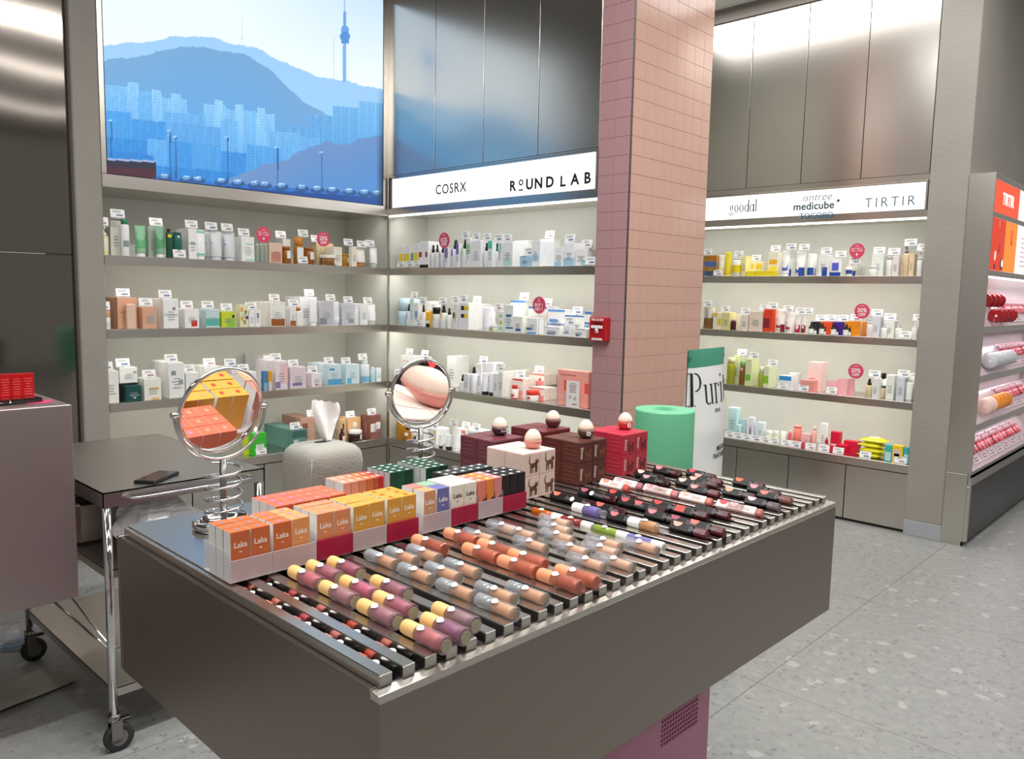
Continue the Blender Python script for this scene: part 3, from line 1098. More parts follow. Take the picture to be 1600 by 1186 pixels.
c6 = crop(940, 720, 4.444)
c5 = crop(820, 730, 5.714)
ST_L = [(c6, 395, 50, 'f08c92', '6a3a3a', 'blush pink'), (c6, 628, 70, 'd9414e', '7c3230', 'deep red'), (c6, 670, 103, 'f4a49a', '8a3a3c', 'peach pink'),
        (c6, 965, 130, 'f0714f', '6e2f2c', 'orange-red'), (c6, 1070, 175, 'ec94a2', '7d4c50', 'rose pink'), (c6, 270, 77, 'f6cfc6', '4e2c2c', 'pale shell'),
        (c6, 305, 113, 'c99aa4', '4c2c2c', 'greyish mauve'), (c6, 570, 132, 'f8c6b6', '6d3434', 'pale peach'), (c6, 640, 122, 'f6b8a4', '7c3a3c', 'light apricot'),
        (c6, 645, 180, 'f29a98', '96404e', 'warm pink'), (c6, 905, 195, 'f5a382', '5d3030', 'apricot orange'), (c6, 1150, 215, 'f4806c', 'c08274', 'salmon'),
        (c6, 1070, 255, 'e8bfcd', 'a58b96', 'lilac pink'),
        (c6, 110, 207, 'ee4a45', '5a2024', 'scarlet'), (c6, 195, 262, 'e4565c', '6a2228', 'rose red'), (c6, 425, 278, 'ea4a4c', '64262a', 'bright red'),
        (c6, 20, 295, 'f0655f', '5c2226', 'coral red'), (c6, 240, 298, 'f2676a', '5c2226', 'watermelon'), (c6, 130, 357, 'cc7a80', '8c3e48', 'dusty rose'),
        (c6, 342, 357, 'd9868c', '7c3038', 'soft rose'), (c6, 530, 388, 'a85a6a', '6e2c38', 'plum'), (c6, 505, 447, 'f6b096', '9a4a58', 'large pale peach'),
        (c6, 645, 427, 'ee7a68', '8e3a40', 'coral'), (c5, 315, 230, 'f4745a', '5c2424', 'orange coral'), (c5, 570, 195, 'b4586c', '5c2424', 'berry')]
for c, x, y, col, tip, n in ST_L:
    w, d = wd(*c(x, y), 1.052)
    stick(w, d, col, tip, 'black square lip stick with a %s half-round sticker on the slats' % n)
for c, x, y, n in [(c5, 400, 305, 'beside the violet bottle'), (c5, 585, 250, 'beside the berry stickered one')]:
    w, d = wd(*c(x, y), 1.046)
    stick(w, d, 'f4f2f2', '5c2424', 'black square lip stick with round white sticker ' + n, shape='round')
w, d = wd(*c6(550, 330), 1.05)
stick(w, d, 'f05048', '6a2428', 'black square lip stick with a rectangular red sticker on the slats', shape='square')
w, d = wd(*c6(690, 330), 1.05)
stick(w, d, '201a1c', '7a2c34', 'black square lip stick without a bright sticker on the slats', shape='square')
for x, y, col, tip, n in [(60, 132, 'f2907c', 'c25a4c', 'coral'), (155, 122, 'c99aa6', 'b0707c', 'mauve'), (310, 183, 'f4a49c', 'c26a54', 'pink coral'), (390, 172, 'f2b6bc', 'c27a84', 'rose'),
                          (570, 236, 'f6b4a2', 'c06a5a', 'peach'), (850, 286, 'e0505a', 'b05058', 'cherry'), (930, 300, 'f2aab0', 'b26c64', 'pastel pink')]:
    w, d = wd(*c6(x, y), 1.052)
    stick(w, d, col, tip, 'pale pink square lip stick with a %s half-round sticker on the slats' % n, pale=True)

# slim black pencils down in the two nearest grooves
for g in (0, 1):
    for k in range(5):
        d = .388 - k * .081 + (.012 if g else 0)
        t = thing('lip_pencil', 'slim black lip pencil in the %s groove from the near edge, %s from the tray' % (['first', 'second'][g], ORD[k]), 'lip pencil',
                  tw(gaps[g], d - .03, HT + .0005), TH)
        obj('case', M().lathe([(.0072, 0), (.0075, .001), (.0075, .078)], 12, 0, LAY), BLACKG, t)
        obj('shade_band', M().lathe([(.0077, .046), (.0077, .064)], 12, 0, LAY), mat(['e2867a', 'e8907e', 'd9626a', 'e08a84', 'e2604c'][(k + g) % 5], .5), t)
        obj('sticker', drop_sticker(.0055, Matrix.Translation((0, .026, .0077)) @ Matrix.Rotation(PI / 2, 4, 'Z')), STK, t)

# ---- acrylic tray of lip tint cartons
ZP = ZS + .0032
tr = thing('acrylic_tray', 'clear acrylic tray with frosted and crimson front lips holding cartons', 'tray', tw(0, 0, ZP), TH)
FROST = mat('dcc8cc', .35, 0, .02, 40, 0, 1.45, 0, .55)
CRIM = mat('a8123c', .3, 0, .03, 20)
CLR = mat('f0eef2', .1, 0, 0, 40, 0, 1.45, 0, .28)
obj('base', B(.016, .692, .411, .503, 0, .0012), CLR, tr)
gr = [(.017, .088, 0), (.0895, .170, 0), (.1715, .2435, 1), (.245, .3175, 0), (.319, .392, 1), (.404, .4745, 0), (.476, .547, 1), (.5485, .619, 0), (.6205, .691, 1)]
for a, b, r in gr:
    obj('front_lip', B(a, b, .4095, .4115, .0013, .036), CRIM if r else FROST, tr)
for w in [.0155, .0883, .1703, .2437, .3178, .3965, .4752, .5475, .6195, .6912]:
    obj('divider', B(w, w + .0012, .4118, .503, .0013, .050), CLR, tr)


def tint_carton(w0, w1, d0, h, col, label, text='Laka', tcol='f6efe6', side='f2f0ec', dp=.025, z=ZP + .0014, stamp='c9857a', group=None):
    wdt = w1 - w0
    m = M()
    x0, x1 = -wdt / 2 + .0004, wdt / 2 - .0004
    vs = [(x, y, zz) for x in (x0, x1) for y in (0, dp - .0008) for zz in (0, h)]
    m.add(vs, [(0, 1, 3, 2)], 1)
    m.add(vs, [(4, 6, 7, 5)], 1)
    m.add(vs, [(0, 4, 5, 1), (2, 3, 7, 6), (0, 2, 6, 4), (1, 5, 7, 3)], 0)
    t = thing('lip_tint_carton', label, 'box', tw((w0 + w1) / 2, d0, z), TH, group)
    obj('carton', m, [mat(col, .45, 0, .02, 60), mat(side, .5)], t)
    obj('flap_seam', M().box(x0, x1, -.0003, .0002, h - .0024, h - .0018), mat(col, .7), t)
    if text:
        obj('lettering', text_mesh(text, .0125, mat(tcol, .5), ext=.0002, bold=.0002), None, t, (0, -.0003, h * .72))
        obj('print_lines', bars(1, -.004, .004, -.0001, h * .56, h * .60), mat(tcol, .5), t)
    if stamp:
        obj('stamp', M().box(-.004, .004, dp * .3, dp * .62, h, h + .0003), mat(stamp, .5), t)
    return t


def fill(cols, d0, rows, h, dp, text, what, **k):
    for ci, (a, b, col, nm) in enumerate(cols):
        for r in range(rows):
            c = col if isinstance(col, str) else col[min(r, len(col) - 1)]
            tint_carton(a, b, d0 + r * (dp + .0012) + random.uniform(0, .0006), h + random.uniform(-.0004, .0004), c,
                        '%s lip tint carton %s, %s row from the front' % (nm if isinstance(nm, str) else nm[r], what, ORD[r]), text if r == 0 else None, dp=dp, **k)


RU, OR2, PE, MU = 'cf6a3a', 'e39a5e', 'de8e60', 'dda03c'
fill([(.019, .0525, RU, 'rust orange end'), (.053, .0868, RU, 'rust orange second')], .4135, 3, .0795, .025, 'Laka', 'in the tray', stamp='8d7f8f')
fill([(.092, .1258, (RU, 'd9733e'), 'rust orange third'), (.1265, .160, OR2, 'light orange fourth')], .4135, 3, .0795, .025, 'Laka', 'in the tray', stamp='c07aa0')
fill([(.1735, .2072, PE, 'peach fifth'), (.2078, .2415, PE, 'peach sixth')], .4135, 3, .0795, .025, 'Laka', 'in the tray', stamp='d0807c')
fill([(.247, .2815, MU, 'mustard seventh'), (.282, .316, MU, 'mustard eighth')], .4135, 3, .0795, .025, 'Laka', 'in the tray', stamp='d8926a')
fill([(.321, .3548, MU, 'mustard ninth'), (.3555, .389, MU, 'mustard tenth')], .4135, 3, .0795, .025, 'Laka', 'in the tray', stamp='cc3a2c')
fill([(.408, .4375, ('cf9a70', 'c07f74'), ('tan', 'rose brown'))], .4135, 2, .0795, .034, 'Laka', 'in the tray', stamp=None)
fill([(.4405, .472, ('6d6aa6', '8fb394'), ('violet', 'sage green'))], .4135, 2, .0795, .034, 'Laka', 'in the tray', stamp=None)
fill([(.478, .5115, 'ece6d8', 'ivory eleventh'), (.512, .5455, 'ece6d8', 'ivory twelfth')], .4135, 3, .0795, .025, 'Laka', 'in the tray', tcol='4a4440', stamp='f0c8a8')


def cat(s, mt, name='cat_print'):
    """plain striped house cat in side view, flat print facing -y"""
    m = M()
    def poly(p):
        n = len(p)
        m.add([(x * s, -.0004, z * s) for x, z in p] + [(x * s, 0, z * s) for x, z in p],
              [tuple(range(n)), tuple(range(2 * n - 1, n - 1, -1))] + [(i, n + i, n + (i + 1) % n, (i + 1) % n) for i in range(n)])
    poly([(-.30, .30), (-.22, .52), (.10, .56), (.26, .50), (.28, .36), (.10, .30)])
    poly([(.12, .46), (.14, .66), (.20, .76), (.24, .68), (.30, .68), (.34, .76), (.38, .64), (.36, .52), (.26, .46)])
    poly([(-.30, .44), (-.38, .62), (-.36, .90), (-.30, 1.0), (-.28, .96), (-.32, .88), (-.30, .62), (-.22, .50)])
    for x in (-.28, -.14, .12, .22):
        poly([(x, .36), (x + .09, .36), (x + .07, .0), (x, .0)])
    return m.mesh(name, mt)


CATB, CATD = cat(.042, mat('6b4630', .6, 0, .3, 500)), cat(.03, mat('5a2c28', .6, 0, .3, 500))
for a, b, c, n in [(.549, .5718, 'e2806e', 'salmon'), (.5725, .5955, 'ea8a36', 'orange'), (.5962, .6188, 'd98a8c', 'dusky pink')]:
    for r in range(3):
        t = tint_carton(a, b, .4135 + r * .0232, .0775, c, '%s slim carton with dark print beside black cartons, %s row' % (n, ORD[r]), None, dp=.022, stamp='f2d4cc', side=c)
        if r == 0:
            obj('cat_print', CATD, None, t, (0, -.0003, .018))
BKC = '171415'
for ci in range(3):
    a = .6205 + ci * .0235
    for r in range(3):
        t = tint_carton(a, a + .0228, .4135 + r * .0232, .0775, BKC, 'glossy black slim carton by crimson lip, %s column, %s row' % (ORD[ci], ORD[r]), None, dp=.022, stamp='e4e4e4', side='1d1a1b')
ct = 0
# clusters standing behind the tray
for ci in range(4):
    for r in range(3):
        a = .149 + ci * .0368
        tint_carton(a, a + .0365, .508 + r * .029, .0795, 'e06a4e', 'coral carton behind the tray, %s column, %s row' % (ORD[ci], ORD[r]), None, dp=.0285, z=ZP, stamp='b07ab0' if ci < 2 else 'e8907c')
for ci, (a, b, c) in enumerate([(.335, .354, 'e89a84'), (.3545, .373, 'e89478'), (.3735, .391, 'df8560'), (.3915, .4095, 'd2703f'), (.41, .422, 'c4562c'), (.4225, .4345, 'c0262c')]):
    for r in range(2):
        tint_carton(a, b, .577 + r * .033, .079, c, 'small %s carton before the tissue cover, %s row' % (['salmon', 'light coral', 'copper', 'rust', 'dark rust', 'red'][ci], ORD[r]), None, dp=.032, z=ZP,
                    side='e6e2e2' if ci == 0 else c, stamp='f0b8a4')
for (a0, n, d0, rows, nm) in [(.461, 3, .592, 4, 'nearer'), (.546, 3, .576, 5, 'farther')]:
    for ci in range(n):
        for r in range(rows):
            tint_carton(a0 + ci * .0215, a0 + ci * .0215 + .021, d0 + r * .0205, .0785, ['1f4a36', '23523a', '1c4433'][(ci + r) % 3],
                        'dark green carton in the %s green cluster, %s column, %s row' % (nm, ORD[ci], ORD[r]), None, dp=.0197, z=ZP, stamp='dfe6e2', side='dfe2e2' if ci == 0 else '1f4a36')
for ci in range(6):
    for r in range(2):
        tint_carton(.543 + ci * .0235, .543 + ci * .0235 + .0228, .508 + r * .0225, .076, '39403f', 'charcoal carton behind the salmon cartons, %s column, %s row' % (ORD[ci], ORD[r]), None, dp=.0215, z=ZP, stamp='e6e8e8', side='39403f')


# ---- stacked gift cartons with eggs on top
def egg_carton(w, d, z, col, label, print_, linec, catm, wd_=.0535, dp=.0595, h=.0525):
    t = thing('egg_carton', label, 'box', tw(w, d, z), TH)
    obj('carton', B(-wd_ / 2, wd_ / 2, 0, dp, 0, h, c=.0012), mat(col, .4, 0, .03, 50), t)
    obj('lid_flap', B(-wd_ / 2 + .001, wd_ / 2 - .001, .0005, dp - .001, h, h + .0006), mat(col, .35, 0, .03, 50), t)
    if print_:
        obj('lettering', text_mesh('Dinto', .0125, mat('f0ddd0', .5), ext=.0002, T=Matrix.Rotation(PI / 2, 4, 'Y'), bold=.0002), None, t, (-wd_ * .33, -.0004, h * .5))
        obj('side_lines', bars(4, .006, dp - .008, 0, .006, h - .006, T=Matrix.Translation((-wd_ / 2 - .0001, 0, 0)) @ Matrix.Rotation(-PI / 2, 4, 'Z') @ Matrix.Diagonal((-1, 1, 1, 1)), h=.08), mat(linec, .5), t)
    obj('cat_print', catm, None, t, (wd_ * .12, -.0004, h * .12))
    return t


CATR = cat(.036, mat('6d2b2c', .6, 0, .4, 500))
CATN = cat(.036, mat('7a4a33', .6, 0, .4, 500))
sets = [('cream pink', 'ecd2c6', .7625, .462, 2, 2, CATB, False, 'd0b0a4', ZS), ('chocolate brown', '5d2f28', .9665, .468, 2, 2, CATN, True, '8d5c4c', ZS),
        ('raspberry red', 'c23348', 1.1385, .462, 2, 2, CATR, True, 'e0667a', ZS), ('plum', '6f3640', .817, .615, 2, 2, CATR, True, '96606a', ZS),
        ('maroon', '6e2a2c', 1.013, .628, 2, 2, CATR, True, '96504c', ZS)]
for nm, col, w0, d0, nw, nd, cm, pr, lc, z0 in sets:
    for i in range(nw):
        for j in range(nd):
            for k in range(2):
                egg_carton(w0 + i * .0545, d0 + j * .0605, z0 + k * .0533, col, '%s gift carton, %s layer, %s and %s column' %
                           (nm, ['bottom', 'top'][k], ['front', 'rear'][j], ['near', 'far'][i]), pr, lc, cm)


def egg(w, d, base, label, stick_, clear=False):
    z = ZS + .0533 + .0525 + .0012
    t = thing('lip_egg', label, 'cosmetic egg', tw(w, d, z), TH)
    obj('base_shell', M().lathe([(.012, 0), (.0165, .003), (.0205, .011), (.0212, .017), (.0205, .0195)], 22), mat(base, .15, 0, .02, 40, .2, 1.4, .5), t)
    obj('top_shell', M().lathe([(.0203, .0197), (.0195, .026), (.0165, .034), (.012, .040), (.006, .044), (.0, .0452)], 22), mat('f3d9c8', .45, 0, .01), t)
    if stick_:
        T = Matrix.Rotation(stick_, 4, 'Z') @ Matrix.Translation((0, -.0213, .0125)) @ FR
        obj('sticker', M().lathe([(.0062, -.0002), (.0062, .0006)], 14, 0, T), STK, t)
        obj('sticker_print', M().lathe([(.0026, .0005), (.0026, .0009)], 8, 0, T), GREYINK, t)
    return t


egg(.806, .500, 'e89a8e', 'all pink egg standing on the cream pink cartons', 0)
t = egg(.868, .672, '47303c', 'egg with dark plum base and round sticker on plum cartons', .35)
obj('lettering', text_mesh('Dinto', .009, mat('e8e0e0', .5), ext=.0002), None, t, (-.006, -.0212, .013))
egg(1.068, .668, '6e3f44', 'egg with maroon base on the maroon cartons', 0)
egg(1.012, .508, '6b5647', 'egg with brown base and round sticker on chocolate cartons', -.55)
egg(1.195, .520, 'd8493f', 'egg with red base and round sticker on raspberry cartons', -.4)


# ---- mirrors on coil stands
def mirror(w, d, pv, target, label, R=.084, Rc=3.):
    P = tw(w, d, ZP)
    # centre height from the photograph's row
    q = np.array([P[0], P[1], 0.]) - CAM
    tt = (593 - pv) / F
    zc = float((tt * (_f @ q) - _u @ q) / (_u[2] - tt * _f[2])) + 0
    zc = CAM[2] + float((tt * (_f @ (np.array([P[0], P[1], CAM[2]]) - CAM)) - _u @ (np.array([P[0], P[1], CAM[2]]) - CAM)) / (_u[2] - tt * _f[2]))
    c = np.array([P[0], P[1], zc])
    a = (CAM - c) / np.linalg.norm(CAM - c)
    b = (np.array(target) - c) / np.linalg.norm(np.array(target) - c)
    n = Vector((a + b)).normalized()
    xa = Vector((0, 0, 1)).cross(n).normalized()
    ya = n.cross(xa)
    t = thing('table_mirror', label, 'mirror', P, 0)
    h = zc - P[2]
    obj('base', M().lathe([(.056, 0), (.058, .004), (.058, .012), (.054, .015), (.048, .013), (.046, .006), (.0, .005)], 36), CHR, t)
    obj('pole', M().lathe([(.0065, .005), (.0065, h - R - .010)], 14), CHRD, t)
    turns = 4.6
    z0, z1 = .016, h - R - .022
    pts = []
    for i in range(int(turns * 28)):
        a_ = 2 * PI * i / 28
        f = i / (turns * 28)
        rr = .034 if f > .1 else .05 - .16 * f
        pts.append((rr * math.cos(a_), rr * math.sin(a_), z0 + (z1 - z0) * f))
    obj('coil', M().tube(pts, .0026, 8), CHR, t)
    T = Matrix.Translation((0, 0, h)) @ Matrix(((xa.x, ya.x, n.x, 0), (xa.y, ya.y, n.y, 0), (xa.z, ya.z, n.z, 0), (0, 0, 0, 1)))
    ring = [(R * math.cos(x), R * math.sin(x), 0) for x in np.linspace(0, 2 * PI, 61)[:-1]]
    obj('rim', M().tube(ring, .0042, 8, closed=True, T=T), CHR, t)
    # gently dished glass, so it enlarges
    prof = [(0.0, -.0015)] + [(R * k / 8, -.0015 + (R * k / 8) ** 2 / (2 * Rc)) for k in range(1, 9)]
    obj('glass', M().lathe(prof, 48, 0, T, capa=False, capb=False), MIRROR, t)
    obj('back', M().lathe([(R * .98, -.006), (R * .98, -.003)], 40, 0, T), CHRD, t)
    nh = Vector((n.x, n.y, 0)).normalized()
    yk = [xa * ((R + .010) * math.cos(x)) + Vector((0, 0, 1)) * ((R + .010) * math.sin(x)) + Vector((0, 0, h)) for x in np.linspace(-PI, 0, 37)]
    obj('yoke', M().tube(yk, .0036, 8), CHR, t)
    for s in (-1, 1):
        p0 = xa * (s * (R - .002)) + Vector((0, 0, h))
        obj('pivot_knob', M().tube([p0, xa * (s * (R + .016)) + Vector((0, 0, h))], .0055, 10), CHR, t)
    return t


mirror(.150, .708, 641, tw(.335, .49, 1.09), 'round chrome mirror on coil stand reflecting orange cartons')
mirror(.690, .770, 612, tw(.80, .48, 1.15), 'round chrome mirror on coil stand reflecting the pink egg', .080, .8)

# ---- tissue cover
ts = thing('tissue_cover', 'grey leather tissue cover with a white tissue pulled up', 'tissue box', tw(.400, .752, ZP), TH)


def sq(r, n=28, e=5.5):
    out = []
    for i in range(n):
        a = 2 * PI * i / n
        c, s_ = math.cos(a), math.sin(a)
        k = (abs(c) ** e + abs(s_) ** e) ** (-1 / e)
        out.append((r * k * c * 1.1, r * k * s_))
    return out


lv = [(.064, 0), (.066, .004), (.0662, .085), (.065, .103), (.061, .115), (.053, .1235), (.040, .128), (.02, .130), (.001, .1305)]
m = M()
vs = [(x, y, z) for r, z in lv for x, y in sq(r, 36)]
fs = [(k * 36 + i, k * 36 + (i + 1) % 36, (k + 1) * 36 + (i + 1) % 36, (k + 1) * 36 + i) for k in range(len(lv) - 1) for i in range(36)]
m.add(vs, fs, 0, True)
LEA = plaster('leather', '9d9b93', .35, 220)
obj('cover', m, LEA, ts)
sm_ = M()
for sx_ in (-1, 1):
    for sy_ in (-1, 1):
        e = .0578
        sm_.tube([(sx_ * e * 1.1, sy_ * e, .002), (sx_ * e * 1.1, sy_ * e, .085), (sx_ * e * 1.05, sy_ * e * .95, .107)], .0011, 6)
obj('seam', sm_, mat('c2c0b8', .7), ts)
obj('slot', M().lathe([(.02, .1302), (.02, .1312)], 20, sx=1, sy=.45), BLACK, ts)
# tissue: a pulled sheet, folded at the top
m = M()
nu, nv = 22, 14
vs = []
for j in range(nv + 1):
    v = j / nv
    for i in range(nu + 1):
        u = i / nu - .5
        wdt = .008 + .062 * min(1, v * 1.25) ** .9
        if v > .9:
            wdt *= 1 - (v - .9) * .6
        x = u * wdt + .014 - .002 * v
        y = .006 * math.sin(u * 7 + v * 2) * (.4 + .6 * v) + .010 * (abs(u) * 2) * v
        z = .126 + .098 * v - .012 * v * (u + .5) * (1 if v > .5 else 0) + .0015 * math.sin(u * 23 + 5 * v)
        vs.append((x, y, z))
w_ = nu + 1
fs = [(j * w_ + i, j * w_ + i + 1, (j + 1) * w_ + i + 1, (j + 1) * w_ + i) for j in range(nv) for i in range(nu)]
b0 = len(vs)
vs += [(x * .96 + .001, y + .014 * (1 - abs(x) / .05), z - .002) for x, y, z in vs]
fs += [tuple(b0 + q for q in f) for f in fs]
m.add(vs, fs, 0, True)
obj('tissue', m, mat('fbfbfa', .8, 0, .005), ts)

# ---- mint jar and tall pouch props on a plinth behind the table
PB = np.array([2.52, -1.30])
pth = Matrix.Rotation(0, 4, 'Z')
uj = 1040
jx, jy = 3.02, 0
jy = float(along(1039, (3.02, 0, 1.1), (0, 1, 0)))
py_ = float(along(1101, (2.93, 0, 1.1), (0, 1, 0)))
PZ = .70
po = thing('display_plinth', 'low white plinth behind the table under the mint jar and pouch', 'plinth', (2.94, (jy + py_) / 2, 0), 0)
obj('body', B(-.17, .17, -.26, .26, .02, PZ, c=.003), mat('e9e7e3', .4), po)
obj('kick', B(-.15, .15, -.24, .24, 0, .02), mat('3a3a3a', .6), po)
jd = depth((3.02, jy, 1.15))
jr = 94 / F * jd / 2 * .985
zj = 1.5 - (640 - 466) / F * jd * 1.0
jt = thing('mint_jar_prop', 'oversized mint green cylinder jar standing behind the slatted table', 'jar', (3.02, jy, PZ), .2)
MINT = mat('6cba90', .45, 0, .02, 8)
qz = None
for z in np.linspace(1.0, 1.4, 400):
    P = np.array([3.02, jy, z]) - CAM
    if 593 - F * (_u @ P) / (_f @ P) < 639.5:
        qz = z
        break
hj = qz - PZ
obj('jar', M().lathe([(jr * .99, 0), (jr, .004), (jr, hj - .006), (jr * .985, hj)], 48), MINT, jt)
em = M()
ringp = lambda r: [(r * math.cos(a), r * math.sin(a), hj + .0004) for a in np.linspace(0, 2 * PI, 41)[:-1]]
em.tube(ringp(jr * .38), .0011, 6, closed=True).tube(ringp(jr * .28), .0008, 6, closed=True).box(-jr * .22, jr * .22, -.002, .002, hj, hj + .0012)
em.box(-jr * .16, jr * .16, .012, .015, hj, hj + .0012).box(-jr * .16, jr * .16, -.015, -.012, hj, hj + .0012)
obj('embossed_emblem', em, mat('5faa82', .5), jt)
pd = depth((2.93, py_, 1.3))
a_ = float(along(1070.5, (2.93, 0, 1.3), (0, 1, 0)))
b_ = float(along(1131.5, (2.93, 0, 1.3), (0, 1, 0)))
pw = abs(b_ - a_) * 1.1
for z in np.linspace(1.1, 1.7, 600):
    P = np.array([2.93, py_, z]) - CAM
    if 593 - F * (_u @ P) / (_f @ P) < 545:
        pz = z
        break
ph = pz - PZ
fq = lambda f: (.1 + f * (ph - .1)) / ph
pch = thing('pouch_prop', 'oversized white stand-up pouch with green sealed top behind the jar', 'pouch', (2.93, py_, PZ), PI / 2 + .09)
nu, nv = 16, 24
def pouch_mesh(w, h, dp, z0, z1, top=False):
    m = M()
    for sgn in (-1, 1):
        vs = []
        for j in range(nv + 1):
            v = z0 + (z1 - z0) * j / nv
            for i in range(nu + 1):
                u = i / nu * 2 - 1
                bul = dp * (1 - u * u) ** .5 * min(1, max(0, (1 - v) / .55)) ** .8
                vs.append((u * w / 2, sgn * (bul + .002), v * h))
        w_ = nu + 1
        m.add(vs, [(j * w_ + i, j * w_ + i + 1, (j + 1) * w_ + i + 1, (j + 1) * w_ + i) for j in range(nv) for i in range(nu)], 0, True)
    return m
obj('bag', pouch_mesh(pw, ph, .05, 0, fq(.86)), mat('e4e4e2', .35, 0, .02, 6), pch)
obj('sealed_top', pouch_mesh(pw, ph, .05, fq(.861), 1.0), mat('3f8d74', .35, 0, .03, 10), pch)
obj('zip_line', B(-pw / 2, pw / 2, -.0055, .0055, ph * .935, ph * .940).box(-pw / 2, pw / 2, -.0055, .0055, ph * .95, ph * .955), mat('2f705c', .5), pch)
BKT = mat('1b1b1b', .5)
s = .0
gp = serif_glyphs('Purit', (ph - .1) * .26, (ph - .1) * .022, (ph - .1) * .006, BKT)
k = pw * .98 / gp['w']
gp.transform(Matrix.Diagonal((k, 1, 1.0, 1)))
# drape the lettering on the bulging front
def drape(me, ox, oz, h=ph):
    for v in me.vertices:
        x, z = v.co.x + ox, v.co.z + oz
        u = max(-.999, min(.999, x / (pw / 2)))
        vv = z / h
        bul = .05 * (1 - u * u) ** .5 * min(1, max(0, (1 - vv) / .55)) ** .8
        v.co = (x, v.co.y - bul - .0026, z)
    return me
obj('lettering', drape(gp, -pw / 2, ph * fq(.56)), None, pch)
for tx, sz, ox, oz, b in [('SEOUL', .020, .12, .50, 0), ('MIGHTY B', .030, .27, .185, .0003), ('PANTHENOL', .030, .24, .125, .0003)]:
    me = text_mesh(tx, sz, BKT, bold=b, ext=.0003).copy()
    obj('lettering', drape(me, pw * ox - .0, ph * fq(oz)), None, pch)

# ================================================================== PRODUCTS ON THE SHELVES
GL = mat('e9efe9', .08, 0, .02, 30, .55, 1.3)


def front_patch(m, x0, x1, z0, z1, w, h, y=-.0006, mi=0):
    m.box(-w / 2 + w * x0, -w / 2 + w * x1, y, y + .0007, h * z0, h * z1, 0, mi)


def curved_patch(r, a0, a1, z0, z1, n=8):
    m = M()
    vs = []
    for i in range(n + 1):
        a = a0 + (a1 - a0) * i / n
        for z in (z0, z1):
            vs.append((r * math.sin(a), -r * math.cos(a), z))
    m.add(vs, [(2 * i, 2 * i + 2, 2 * i + 3, 2 * i + 1) for i in range(n)], 0, True)
    return m


NAMES = {'c': ('product_carton', 'box'), 'b': ('cosmetic_bottle', 'bottle'), 'p': ('pump_bottle', 'bottle'), 'd': ('dropper_bottle', 'bottle'),
         't': ('squeeze_tube', 'tube'), 'j': ('cream_jar', 'jar'), 'o': ('refill_pouch', 'pouch')}


